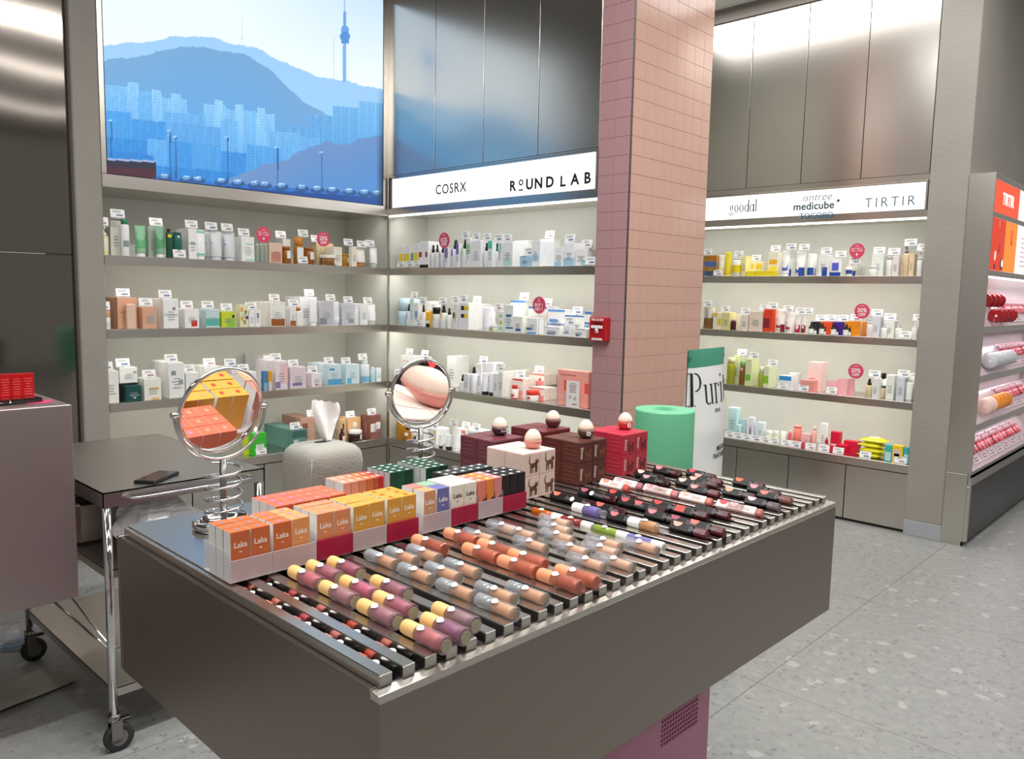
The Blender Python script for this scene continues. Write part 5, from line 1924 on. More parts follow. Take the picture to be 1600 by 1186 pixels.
shelf_row('M', S3, 'third shelf beside pillar', [(605, 545, 9.697, 500, 720, '''
c 92 300 345 f0f0ee wide white carton by corner|d=.05
c 200 520 158 f0efee large white carton behind mirror|b=.1 d=.1 lab=f0c4cc:.1,.4,.75,.82
T 260 385
T 690 800 second
c 900 1040 165 eeeeea cream gridded carton|b=.12 r=2
d 1075 1146 400 ededf0 black dropper beside mirror|cap=121214 ch=.4 lab=f4f4f4:.0,.98,.1,.5
c 1152 1228 390 efeff1 white carton between droppers
d 1234 1312 282 ecedf0 tall dropper with black bulb|cap=121214 ch=.25
c 1330 1420 252 efeff1 tall white carton|r=2 b=.05
T 1375 1500
t 1396 1482 372 f0f0f3 white tube with black foot|cap=141418 ch=.14 
t 1500 1592 372 f0f0f3 second white tube with black foot|cap=141418 ch=.14
c 1500 1600 240 efeff2 white carton behind tubes|b=.06 r=2
'''), (760, 550, 9.412, 640, 850, '''
c 96 164 322 eeeff2 slim white carton beside tubes
c 170 236 295 ecebe4 pink gridded carton row|r=5 d=.05
T 130 240
c 380 532 418 efe4dc carton with red lid stripe|r=2 b=.06 lab=d8402f:.0,1,.92,1;e89a92:.0,1,.0,.4
T 415 555
b 332 418 490 f2ece6 white bottle with red cap|cap=d8372c ch=.28 cr=.7 lab=e0524a:.3,.8,.15,.35;b02c28:.0,1,.0,.06
j 546 686 570 f0ebe4 white jar with red lid|cap=dc3a28 ch=.42 lab=d83a3a:.4,.65,.2,.4
c 626 842 552 efe2da lower red striped carton|b=.05 r=2 np lab=d9402f:.0,1,.93,1;e68a88:.0,1,.0,.4;d8405a:.55,.75,.35,.6
c 626 842 396 efe2da upper red striped carton|b=.05 r=2 up=.075 np lab=e0512f:.0,1,.9,1;e68a88:.0,1,.0,.4;d8405a:.2,.35,.4,.65;d8405a:.65,.8,.4,.65
T 690 820
c 1034 1492 275 f2a79c large pink mask carton|d=.05 b=.03 np lab=e8603f:.22,.5,.42,.72;e8564a:.88,1,.4,.68;f0b8b0:.02,.2,.2,.3;c86a60:.1,.6,.85,.88
''')])
shelf_row('M', S4, 'counter beside pillar', [(605, 640, 9.412, 425, 690, '''
b 102 202 95 c8922e amber toner with black cap|g cap=17171a ch=.18 cr=.5
d 226 296 240 c07820 amber dropper bottle|g cap=15130f lab=efe6da:.1,.9,.3,.5
c 288 352 402 e9d8a0 little pale yellow box|d=.02
j 300 412 365 e8e8e0 clear jar with black base|b=.06 lab=1c1a1a:.0,1,.0,.25
c 420 530 300 eeeeec white carton under mirror|b=.08 r=2
c 600 722 295 eef0f0 white carton with yellow strip|b=.04 lab=e8c84a:.7,.9,.3,.9 r=2
T 640 720
t 736 786 352 f0f2f4 white tube with blue print|cap=17181a ch=.16 lab=a8d4e8:.2,.8,.5,.8
t 828 902 350 f1f2ee white tube with lime window|cap=17181a ch=.2 lab=9ab82a:.2,.8,.45,.85
t 912 1010 232 f2f2f2 tall white cream tube|cap=f2f2f2
T 905 1005
c 1020 1160 290 eef4f2 white carton with orange spot|b=.05 r=2 lab=e8825a:.5,.9,.8,.95;bfe4e4:.1,.9,.2,.5
T 1045 1235
c 1180 1320 300 ecf2f4 white carton with aqua stripe|b=.05 r=2 lab=9ad8e6:.1,.9,.7,.9
T 1235 1345
c 1340 1440 330 eef0f2 white carton behind plum cartons|b=.05
''')])
shelf_row('F', S1, 'top far bay shelf', [(1090, 370, 8.889, 545, 549, '''
c 62 124 262 a8824a tan and blue box|np lab=6a72b4:.0,1,.5,.7;5a6a8c:.0,1,.0,.25
c 128 256 260 b88a48 second tan and blue box|np lab=5a74a8:.0,1,.45,.72;c07a30:.0,1,.75,.98;4a5a7c:.0,1,.0,.25
T 70 165
TL 215 330 tan boxes
t 264 348 255 f4efd8 white to yellow tube|lab=f0d86a:.05,.95,.15,.4
t 350 438 212 efdc3a yellow tube|cap=efdc3a
b 442 590 292 f2f0dc white bottle with yellow belly|cap=f2f0ea ch=.1 cr=.9 lab=f0d422:.05,.95,.2,.6
T 490 605
c 604 662 272 efe6a0 pale yellow carton row|r=3
c 672 786 478 efdf3a low yellow carton|np d=.04
c 672 908 338 f2ecc8 cream carton with two yellow fruits|b=.05 np lab=f2ce2a:.08,.42,.5,.85;f2ce2a:.56,.9,.5,.85
T 735 850
c 792 1080 474 efd92a wide low yellow carton|np d=.04
c 968 1114 215 f3ecd8 tall cream carton with orange panels|b=.05 np lab=f2b83a:.08,.85,.5,.7;f2d84a:.08,.85,.25,.42
T 1000 1110
t 1146 1246 198 f2f2ee white tube with blue leaf|lab=4a58b8:.02,.9,.22,.6
T 1205 1335
c 1240 1296 300 e6ebee carton with navy leaf foot|b=.04 lab=22489c:.1,1,.0,.4
t 1326 1462 205 f1f1ec white tube with two blue leaves|lab=2c58b0:.0,.55,.15,.55;20489c:.5,.98,.0,.35
T 1390 1510
t 1496 1600 238 f1f1ea white tube with three blue leaves|lab=22499c:.0,.95,.05,.38
'''), (1260, 370, 8.421, 516, 530, '''
t 20 110 222 f1f1ea white tube beside blue pair|lab=22499c:.0,.95,.05,.35
c 150 268 240 f0f0ee white carton with blue foot|r=2 lab=20489c:.4,1,.0,.42
T 170 305
o 300 446 288 f0eeea white pouch with blue disc|lab=5a66d0:.2,.8,.32,.75;2044a0:.0,1,.0,.22
T 355 500
b 492 600 370 f2efe2 white bottle with blue lens|cap=f2efe8 lab=3a4c9c:.1,.9,.2,.55
T 550 690
c 604 642 380 efeae0 slim carton with blue foot|lab=1c4498:.0,1,.0,.5
S 555 735 95 290 b2 before white carton
b 662 706 382 c9cdc4 first grey vial|g cap=d4d8d2
b 712 756 382 c9cdc4 second grey vial|g cap=d4d8d2
c 842 1002 238 e6e8e0 pale carton behind silver jar|r=2 b=.06
T 860 1000
j 790 908 390 eceee6 pale jar with silver lid|cap=c9ccce ch=.28
b 1030 1112 262 eceee8 white bottle with silver collar|cap=c9cdd0 ch=.2 cr=.7
T 1055 1195
c 1116 1200 265 e9dedc pale pink carton|r=2
p 1240 1330 145 e0c8a0 beige pump bottle|cap=6a5a5c ch=.22
T 1255 1415
c 1334 1400 238 e4cfae beige carton|r=2
p 1430 1512 212 eceeec white pump bottle at column|cap=c9ccd0 ch=.35
T 1465 1550
''')])
shelf_row('F', S2, 'second far bay shelf', [(1090, 460, 8.889, 474, 556, '''
b 50 190 182 a87c48 clear bottle with brown base|g cap=c9b89a ch=.05 cr=.9 lab=d9d4c6:.0,1,.5,.95
T 55 180
c 206 330 252 f4f0dc white carton with yellow drop|np lab=f2cc2a:.1,.5,.75,.95;f2d03a:.55,.95,.25,.65
T 320 435
c 336 440 255 e9dd9c pale yellow carton|r=2
b 446 510 340 4a2026 small dark brown bottle|cap=efe6da ch=.18
c 440 580 288 efe4d2 cream carton behind brown bottle|b=.05
c 586 690 288 efe6d8 cream carton with grey side|r=2
T 590 705
c 706 892 238 f0dccc cream pink carton|r=2 d=.05
T 845 960
c 906 1000 212 e8482c orange red carton with burgundy leaf|np lab=8a2436:.0,.9,.18,.6
T 960 1080
c 1004 1052 214 ee5430 orange red side carton|np
t 1056 1186 208 f0e2da white tube with red leaf|lab=a81c30:.0,.7,.2,.6;7a1a28:.65,.98,.02,.35
t 1192 1320 258 eee4dc white tube with burgundy leaf|lab=9c1c34:.05,.65,.18,.55
T 1170 1295
t 1330 1412 288 efe6e2 smaller tube with red leaf|lab=b01c34:.05,.95,.05,.45
T 1340 1475
t 1420 1488 290 eee6e2 smallest tube with maroon leaf|lab=8a2238:.05,.95,.05,.45
T 1475 1540
'''), (1260, 465, 8.421, 486, 578, '''
d 10 86 335 2a2a2c first black dropper|cap=18181a lab=efeeea:.0,.98,.05,.45
d 88 126 370 2a2a2c slim black dropper beside first|cap=18181a lab=efeeea:.0,.98,.05,.4
c 45 172 332 2c2d34 black carton|b=.06 r=2 np
T 110 235
c 176 330 332 ee5a2c vermilion carton|b=.06 r=2 np
T 240 370
d 150 224 345 261c1c second black dropper|cap=18181a lab=efeeea:.0,.98,.05,.5
d 226 252 390 261c1c slim black dropper beside second|cap=18181a lab=efeeea:.0,.98,.05,.4
c 336 486 338 4a2a8c purple carton|b=.06 r=2 np
T 400 525
d 304 382 350 241c22 third black dropper|cap=18181a lab=efeeea:.0,.98,.05,.5
d 384 412 395 241c22 slim black dropper beside third|cap=18181a lab=efeeea:.0,.98,.05,.4
c 492 702 332 f29422 orange carton|b=.06 r=2 np
T 565 690
d 466 546 360 2c1c18 fourth black dropper|cap=18181a lab=efeeea:.0,.98,.05,.5
d 548 578 385 2c1c18 slim black dropper beside fourth|cap=18181a lab=efeeea:.0,.98,.05,.4
S 610 810 95 290 30 beside orange carton
d 774 846 285 ecdcd8 pale pink serum with silver dropper|cap=c9c9cc
c 852 950 272 d9d9de pale grey carton row|r=3 b=.03
T 830 975
d 966 1046 345 eceee8 white dropper bottle|cap=c0c4c6
c 1004 1146 328 e6e8e2 white carton behind white dropper|b=.06 r=2
T 1005 1150
d 1154 1238 350 edefe8 second white dropper bottle|cap=c9cccc
TL 1230 1355 white droppers
p 1370 1450 350 eef0ea white pump by column|cap=e9ebea
c 1440 1492 345 eceee8 white carton at column|b=.05
T 1425 1490
''')])
shelf_row('F', S3, 'third far bay shelf', [(1125, 545, 10, 548, 706, '''
b 76 190 150 b8bc3c yellow green oil bottle|g cap=e6e4b0 ch=.2 cr=.9
c 196 284 128 dfe4b4 pale green carton row|b=.06 r=2
T 240 380
b 276 372 192 8a6032 brown bottle with green cap|cap=9ed08a ch=.24 cr=.95 lab=e9dcc4:.35,.65,.6,.7
c 378 478 168 e0e4b0 pale carton with green dot|r=3 np lab=7cc44a:.1,.9,.2,.42
T 430 570
b 572 664 292 c0cc4c small yellow green bottle|g cap=efeecc ch=.3 cr=.9
c 668 752 282 dfe6c0 shorter carton with green dot|r=4 np lab=8cc832:.05,.95,.2,.55
T 740 880
c 912 1110 428 eef0f0 low carton with bright blue band|np lab=3a96dc:.02,.98,.66,.96
TL 890 1040 blue banded carton
c 1060 1210 405 e6e6ea white carton behind blue one|b=.07
c 1246 1470 498 f09a92 low coral pink carton|np lab=f2b4a4:.0,1,.85,1
TL 1215 1370 coral pink carton
c 1352 1556 232 f2d2ce tall pink carton|b=.05 r=2 d=.05 np lab=c88a90:.15,.6,.42,.46
'''), (1270, 555, 9.412, 560, 712, '''
o 180 330 382 f2b4b8 first pink pouch
o 334 490 360 f2b0b4 second pink pouch|b=.015
o 494 606 362 eea6aa third pink pouch|b=.03
TL 200 335 pink pouches
S 505 710 130 350 20 beside pink pouches
d 745 856 350 d8c4a0 beige serum with black cap|cap=161616 ch=.35
c 860 950 345 e6e6e0 white carton behind beige serum|r=2
T 800 960
b 966 1050 295 dfe2d8 pale bottle with black cap|cap=161616 ch=.26 cr=.85 b=.05
j 918 1054 475 dcc8a4 beige jar with black lid|cap=181818 ch=.12
T 1030 1185
c 1062 1180 308 e4e8e0 pale green white carton|r=2 b=.04
c 1214 1330 332 d4d8e2 lilac grey carton|r=2
T 1220 1385
t 1338 1452 405 eceee6 white tube near column|cap=c9ccc8
c 1440 1512 392 e9ebe6 white carton by column|b=.05
T 1450 1520
''')])
shelf_row('F', S4, 'far bay counter', [(1125, 630, 10, 540, 780, '''
c 106 250 105 bfe2e2 pale aqua tall carton|b=.06
TL 70 200 aqua carton
c 240 300 372 c4e6e4 small aqua carton|b=.05
TL 205 330 small aqua carton
c 302 380 292 bcd4de pale blue carton|b=.07
TL 330 470 pale blue carton
c 420 512 262 e2e2ee lilac white carton|b=.07 lab=8a6a9c:.3,.6,.1,.5
c 552 670 342 dce9ee white blue carton with orange foot|b=.07 lab=e88a4a:.2,.7,.02,.2
TL 480 620 blue carton
j 690 790 466 e6ead4 pale green jar|b=.05 cap=eceee4
TL 625 765 pale green jar
j 822 892 470 dfe0bc olive banded jar|b=.05 cap=f0f0ea lab=a8aa4a:.0,1,.1,.4
TL 770 900 olive jar
t 912 1020 478 e9ece2 stubby white tube|b=.05
TL 950 1085 stubby tube
b 1040 1102 460 d4646a rose red bottle|b=.05 cap=efd8d4
b 1108 1230 396 f0897c coral cylinder|b=.06 cap=f09284 ch=.1 cr=.98
TL 1115 1230 coral cylinder
b 1252 1312 630 b84258 tiny wine red bottle|cap=b84258
c 1262 1400 520 eeb8b8 low pink box|b=.06
TL 1330 1475 pink box
b 1404 1482 402 f0b6ac pale pink glass bottle|b=.05 cap=f2d6d0
'''), (1270, 645, 9.412, 572, 792, '''
c 86 180 182 f2f2ee tall white carton|b=.05 lab=e0908a:.2,.6,.45,.48
TL 75 225 tall white carton
d 158 208 372 b81e34 tiny red dropper on block|cap=b81e34 up=.06
c 246 380 318 d01c3c crimson carton|b=.05 np lab=f0c8cc:.1,.7,.3,.4
c 330 490 492 cc1c38 low crimson carton|b=.02 np
TL 290 440 crimson cartons
c 440 655 455 d01e3e wide crimson carton|b=.08 np
TL 680 840 yellow pouches
c 1046 1150 472 46b4b0 teal part of face mask carton|np lab=bfe0e6:.1,.9,.1,.6
c 1152 1312 480 f0cc22 yellow face mask carton|np lab=d9c8b8:.1,.8,.1,.8;8a7a70:.2,.7,.4,.55
c 1320 1400 505 3fb0b4 teal mask carton at column|np lab=bfe0e6:.1,.9,.1,.6
c 1402 1450 515 f0cc22 yellow mask carton at column|np
TL 1200 1355 mask cartons
''')])


def pillow_pack(w, h, d, col, label, loc, rz, lab):
    t = thing('wipes_pack', label, 'pouch', loc, rz)
    m = M()
    n = 12
    for sg in (0, 1):
        vs = []
        for j in range(n + 1):
            for i in range(n + 1):
                u, v = i / n * 2 - 1, j / n * 2 - 1
                b = max(0, (1 - u ** 4) * (1 - v ** 4)) ** .6
                vs.append((u * w / 2, d / 2 + v * d / 2, h / 2 + (1 if sg else -1) * (b * h / 2)))
        m.add(vs, [(j * (n + 1) + i, j * (n + 1) + i + 1, (j + 1) * (n + 1) + i + 1, (j + 1) * (n + 1) + i) for j in range(n) for i in range(n)], 0, True)
    obj('pack', m, mat(col, .25, 0, .05, 20, 0, 1.45, .3), t)
    obj('crimped_end', B(-w / 2 - .012, -w / 2, .004, d - .004, h / 2 - .001, h / 2 + .001).box(w / 2, w / 2 + .012, .004, d - .004, h / 2 - .001, h / 2 + .001), mat(col, .3), t)
    if lab:
        obj('resealable_flap', M().lathe([(w * .26, 0), (w * .26, .0012)], 20, 0, Matrix.Translation((0, d / 2, h))), mat('e6eec2', .4), t)
    return t


px0 = float(along(1270 + 650 / 9.412, (0, FARY + .05, S4), (1, 0, 0)))
px1 = float(along(1270 + 1010 / 9.412, (0, FARY + .05, S4), (1, 0, 0)))
for k, n in enumerate(['lowest', 'second lowest', 'third', 'topmost']):
    pillow_pack(px1 - px0 - .02, .034, .12, 'e3dc22', n + ' yellow wipes pack stacked on the far bay counter',
                ((px0 + px1) / 2 + (.006 if k % 2 else -.006), FARY + .05, S4 + .0005 + k * .0335), random.uniform(-.06, .06), k == 3)

# little acrylic notice before the pink mask carton
u0, u1 = 760 + 1165 / 9.412, 760 + 1355 / 9.412
q0, q1 = [float(along(u, (0, .005, S3), (1, 0, 0))) for u in (u0, u1)]
nt_ = thing('acrylic_notice', 'small clear acrylic notice in front of the large pink mask carton', 'notice', ((q0 + q1) / 2, .004, S3 + .0003), 0)
obj('foot', B(-.05, .06, -.001, .03, 0, .0015), CLR, nt_)
obj('card', B(-(q1 - q0) / 2, (q1 - q0) / 2, .003, .0045, .002, .155), mat('f1eeee', .4), nt_)
obj('print_lines', bars(6, -.03, .03, .0024, .085, .145, h=.35), mat('a8787c', .6), nt_)
obj('portrait_print', M().lathe([(.010, -.0003), (.010, .0003)], 14, 0, Matrix.Translation((-.018, .0022, .06)) @ FR)
    .lathe([(.012, -.0003), (.012, .0003)], 14, 0, Matrix.Translation((.018, .0022, .055)) @ FR), mat('d8b8a4', .6), nt_)
obj('red_print', B(-.003, .033, .0017, .0023, .018, .024), mat('c2705c', .6), nt_)

# ---- fire alarm call point on the pillar
a0, a1 = on(925.5, 493, 1, -.045), on(948, 531, 1, -.045)
b0_ = on(955.5, 496, 1, -.002)
fa_ = thing('fire_alarm_point', 'red fire alarm pull station mounted on the pink tiled pillar', 'fire alarm', (1.905, -.0005, 1.318), 0)
RED = mat('b3141c', .35, 0, .03)
obj('housing', B(-.058, .058, -.045, 0, -.066, .066, c=.006), RED, fa_)
obj('lettering', text_mesh('FIRE ALARM', .0165, mat('f2ecec', .5), bold=.0004, sx=.95), None, fa_, (0, -.0456, .051))
obj('pull_handle', B(-.038, .038, -.054, -.046, .004, .020, c=.002).box(-.010, .010, -.0535, -.046, -.022, .004, c=.002), mat('f1efee', .4), fa_)
obj('handle_arrow', M().add([(-.008, -.0542, -.012), (.008, -.0542, -.012), (0, -.0542, -.021)], [(0, 1, 2)]), mat('8a1c1c', .5), fa_)
obj('base_plate_print', B(-.036, .036, -.0462, -.0452, -.060, -.048), mat('e9dede', .5), fa_)
obj('window_recess', B(-.03, .03, -.0458, -.0452, .026, .038), mat('4a0c10', .5), fa_)

# ================================================================== TROLLEY
TX0, TX1, TY0, TY1, TZ = 1.07, 1.985, -2.632, -2.085, .86
tl = thing('utility_trolley', 'stainless steel utility trolley on casters under the phone', 'trolley', ((TX0 + TX1) / 2, (TY0 + TY1) / 2, 0), 0)
cx, cy = (TX0 + TX1) / 2, (TY0 + TY1) / 2
hx, hy = (TX1 - TX0) / 2, (TY1 - TY0) / 2
obj('top_tray', B(-hx, hx, -hy, hy, TZ - .004, TZ).box(hx - .003, hx, -hy, hy, TZ - .048, TZ).box(-hx, -hx + .003, -hy, hy, TZ - .048, TZ)
    .box(-hx, hx, -hy, -hy + .003, TZ - .048, TZ).box(-hx, hx, hy - .003, hy, TZ - .048, TZ), STR, tl)
for z, n in ((.607, 'middle_tray'), (.215, 'bottom_tray')):
    obj(n, B(-hx + .02, hx - .012, -hy + .012, hy - .012, z - .004, z).box(hx - .015, hx - .012, -hy + .012, hy - .012, z - .03, z + .002)
        .box(-hx + .02, hx - .012, -hy + .012, -hy + .015, z - .03, z + .002), STR, tl)
for sx in (-1, 1):
    for sy in (-1, 1):
        p = (sx * (hx - .016), sy * (hy - .016))
        lg = obj('leg', M().lathe([(.0135, .125), (.0135, TZ - .006)], 16, 0, Matrix.Translation((*p, 0))), CHR, tl)
        cs = obj('caster', M().lathe([(.019, .105), (.019, .128)], 16, 0, Matrix.Translation((*p, 0))).box(p[0] - .018, p[0] - .015, p[1] - .014, p[1] + .02, .045, .108)
                 .box(p[0] + .015, p[0] + .018, p[1] - .014, p[1] + .02, .045, .108), CHRD, tl)
        wh = M().lathe([(.032, -.011), (.046, -.009), (.046, .009), (.032, .011)], 26, 0, Matrix.Translation((p[0], p[1] + .012, .046)) @ Matrix.Rotation(PI / 2, 4, 'Y'))
        obj('wheel', wh, mat('2c2c2e', .5), cs)
        obj('wheel_hub', M().lathe([(.026, -.0118), (.026, .0118)], 18, 0, Matrix.Translation((p[0], p[1] + .012, .046)) @ Matrix.Rotation(PI / 2, 4, 'Y')), mat('6a6864', .4), cs)
        obj('brake_lever', B(p[0] - .012, p[0] + .012, p[1] + .012, p[1] + .05, .098, .108, c=.003), BLACK, cs)
obj('handle_bar', M().tube([(hx, -hy + .06, TZ - .022), (hx + .03, -hy + .08, TZ - .022), (hx + .038, -hy + .11, TZ - .022), (hx + .038, hy - .11, TZ - .022), (hx + .03, hy - .07, TZ - .022), (hx, hy - .05, TZ - .022)], .0045, 10), CHR, tl)
obj('side_rail', M().tube([(hx - .016, -hy + .016, .34), (hx - .016, hy - .016, .34)], .005, 8).tube([(-hx + .016, -hy + .016, .34), (hx - .016, -hy + .016, .34)], .005, 8), CHR, tl)
obj('cross_brace', M().tube([(-hx + .016, -hy + .02, .50), (hx - .016, -hy + .02, .34)], .004, 8), CHR, tl)

ph0 = thing('smartphone', 'black smartphone lying face up on the steel trolley', 'phone', (1.895, -2.428, TZ + .0004), .66)
obj('body', B(-.038, .038, -.078, .078, 0, .0085, c=.003), BLACK, ph0)
obj('screen', B(-.034, .034, -.072, .072, .0086, .0092), mat('151416', .12, 0, .02, 4, 0, 1.4), ph0)
bin_ = thing('storage_bin', 'grey steel lidded bin on the middle tray of the trolley', 'bin', (1.49, -2.49, .6075), 0)
obj('bin_body', B(-.17, .17, -.115, .10, 0, .15, c=.012), STR, bin_)
obj('bin_lid', B(-.175, .175, -.12, .105, .151, .172, c=.006), BLACK, bin_)
bg = thing('plastic_bag', 'crumpled white plastic bag hanging on the middle tray of the trolley', 'bag', (1.862, -2.43, .6075), .1)
m = M()
n1, n2 = 16, 24
vs = []
rr = random.Random(4)
for j in range(n1 + 1):
    v = j / n1
    for i in range(n2):
        a = 2 * PI * i / n2
        r = .125 * math.sin(PI * min(.97, .08 + v * .92)) ** .55 * (1 + .12 * math.sin(5 * a + 6 * v) + .08 * math.sin(9 * a - 8 * v)) + rr.uniform(-.003, .003)
        vs.append((r * .75 * math.cos(a), r * .95 * math.sin(a), .215 * v))
m.add(vs, [(j * n2 + i, j * n2 + (i + 1) % n2, (j + 1) * n2 + (i + 1) % n2, (j + 1) * n2 + i) for j in range(n1) for i in range(n2)] + [tuple(range(n2))[::-1], tuple(n1 * n2 + i for i in range(n2))], 0, False)
obj('bag_body', m, mat('e6e4e4', .35, 0, .03, 20), bg)
obj('bag_handle', M().tube([(.06, -.07, .10), (.085, -.09, .05), (.075, -.085, .012)], .006, 6), mat('e6e4e4', .4), bg)

# ================================================================== SECOND ISLAND, at the left edge
IX0, IX1, IY0, IY1, IZ0, IZ1 = 1.36, 1.877, -4.2, -2.676, .51, 1.13
isl = thing('side_island', 'floating brushed steel display island with red cartons on top', 'display island', ((IX0 + IX1) / 2, -3.4, 0), 0)
gx, gy = (IX0 + IX1) / 2, -3.4
obj('body', B(IX0 - gx, IX1 - gx, IY0 - gy, IY1 - gy, IZ0, IZ1, c=.002), STI, isl)
obj('pedestal', B(-.18, .18, -.6, .3, 0, IZ0 - .001, c=.003), STT, isl)
for k in range(3):
    yk = float(along([9, 27, 45][k], (1.66, 0, IZ1), (0, 1, 0)))
    rc = thing('red_carton', 'glossy red carton on the steel island, %s from its corner' % ['third', 'second', 'first'][k], 'box', (1.66, yk, IZ1 + .0003), PI / 2)
    obj('carton', B(-.0175, .0175, 0, .03, 0, .083, c=.001), mat('b01418', .2, 0, .03, 30, 0, 1.45, .4), rc)
    obj('print_lines', bars(7, -.012, .012, -.0003, .012, .07, h=.25, seed=k), mat('d85a5a', .4), rc)
P = on(28, 630, 2, IZ1)
tt = thing('black_compact', 'flat black glossy tester case on the steel island', 'compact', (P[0] - .01, P[1], IZ1 + .0003), .15)
obj('case', B(-.035, .035, -.062, .062, 0, .012, c=.003), BLACKG, tt)
obj('mirror_lid', B(-.033, .033, -.06, .06, .0121, .015, c=.001), mat('2a0c0e', .08, 0, .02, 10, 0, 1.45, .5), tt)
P = on(70, 629, 2, IZ1)
pc_ = tag(obj('round_coaster', M().lathe([(.042, 0), (.042, .001)], 28), mat('d8426e', .4, 0, .1, 60), None, (P[0] - .03, P[1] - .01, IZ1 + .0003)), 'round pink paper disc lying on the steel island', 'paper disc')
P = on(8, 612, 2, IZ1 + .02)
fp = thing('foil_sachet', 'crumpled silver foil sachet beside the red cartons', 'sachet', (1.76, float(along(4, (1.76, 0, IZ1 + .02), (0, 1, 0))), IZ1 + .0003), .3)
m = M()
vs = [((i / 8 - .5) * .05, (j / 6 - .5) * .06, .008 + .007 * math.sin(i * 1.9 + j) * math.cos(j * 2.3)) for j in range(7) for i in range(9)]
vs2 = [(x, y, 0) for x, y, z in vs]
m.add(vs, [(j * 9 + i, j * 9 + i + 1, (j + 1) * 9 + i + 1, (j + 1) * 9 + i) for j in range(6) for i in range(8)])
m.add(vs2, [(j * 9 + i, j * 9 + i + 1, (j + 1) * 9 + i + 1, (j + 1) * 9 + i) for j in range(6) for i in range(8)])
obj('sachet', m, mat('c9b6b6', .18, .9, .05), fp)

# ---- litter on the floor by the trolley
P = on(36, 1080, 2, 0)
pp = thing('paper_sheet', 'creased kraft paper sheet lying on the floor by the trolley', 'paper', (P[0], P[1], .0015), .25)
vs = [((i / 10 - .5) * .22, (j / 8 - .5) * .30, .004 + .004 * math.sin(i * .8 + j * .5) + (.012 * ((i - 8) / 2) if i > 8 else 0)) for j in range(9) for i in range(11)]
obj('sheet', M().add(vs, [(j * 11 + i, j * 11 + i + 1, (j + 1) * 11 + i + 1, (j + 1) * 11 + i) for j in range(8) for i in range(10)], 0, True), mat('aaa79c', .8, 0, .06, 30), pp)
P = on(26, 1010, 2, 0)
cb = thing('clear_bag', 'clear plastic bag with a blue ring lying under the steel island', 'bag', (P[0], P[1], .001), 0)
m = M()
vs = []
for j in range(9):
    v = j / 8
    for i in range(18):
        a = 2 * PI * i / 18
        r = .075 * math.sin(PI * (.12 + .85 * v)) ** .6 * (1 + .15 * math.sin(4 * a + 5 * v))
        vs.append((r * math.cos(a), r * 1.2 * math.sin(a), .10 * v))
m.add(vs, [(j * 18 + i, j * 18 + (i + 1) % 18, (j + 1) * 18 + (i + 1) % 18, (j + 1) * 18 + i) for j in range(8) for i in range(18)])
obj('film', m, mat('e9e9f0', .1, 0, 0, 40, 0, 1.45, 0, .3), cb)
obj('ring', M().tube([(.035 * math.cos(a), .05 * math.sin(a), .012) for a in np.linspace(0, 2 * PI, 25)[:-1]], .006, 8, closed=True), mat('4a8fb0', .3), cb)
tape = thing('tape_strip', 'white tape strip stuck on the floor under the steel island', 'tape', tuple(on(10, 1012, 2, 0)[:2]) + (.0005,), .9)
obj('strip', B(-.06, .06, -.008, .008, 0, .0006), mat('e0e0de', .6), tape)

# ================================================================== LIT MAKE-UP DISPLAY AT THE RIGHT
DX0, DX1, DY0, DY1 = 3.181, 3.322, 1.897, 3.7
ds = thing('makeup_display', 'steel make-up wall display with lit orange header and slanted trays', 'display stand', (DX1, DY0, 0), PI / 2)
# local: x runs along the display front (+y of the room), -y is outwards
DWd = DY1 - DY0
DD = DX1 - DX0
b = lambda x0, x1, y0, y1, z0, z1, c=.001: B(x0, x1, y0, y1, z0, z1, c=c)
zy = lambda v, u: float(on(u, v, 0, DX1)[2])
ztop = 2.272
obj('side_panel', b(0, .012, 0, DD, .455, ztop), ST, ds)
obj('side_panel', b(0, .012, .02, DD, .0, .452), ST, ds)
obj('side_panel', b(DWd - .012, DWd, 0, DD, 0, ztop), ST, ds)
obj('top_panel', b(.0125, DWd - .0125, 0, DD, ztop - .02, ztop), ST, ds)
obj('back_panel', b(.0125, DWd - .0125, DD - .012, DD, .45, ztop - .021), mat('efdfe4', .5), ds)
obj('front_rail', b(.0125, DWd - .0125, 0, .012, 2.235, 2.2515), ST, ds)
obj('front_rail', b(.0125, DWd - .0125, 0, .012, 2.015, 2.045), ST, ds)
obj('front_rail', b(.0125, DWd - .0125, 0, .012, 1.665, 1.70), ST, ds)
obj('base_frame', b(.0125, DWd - .0125, 0, .02, .38, .452), ST, ds)
obj('base_frame', b(0, .03, 0, .0195, .03, .379), ST, ds)
obj('base_panel', b(.031, DWd - .0125, .006, .018, .03, .378), mat('1a1318', .1, 0, .02, 3, 0, 1.25), ds)
obj('kick_strip', b(0, DWd - .0125, .02, .03, 0, .03), BLACK, ds)
obj('light_strip', b(.013, DWd - .013, .004, .012, 1.655, 1.6645, 0), emit('fff4f4', 6), ds)
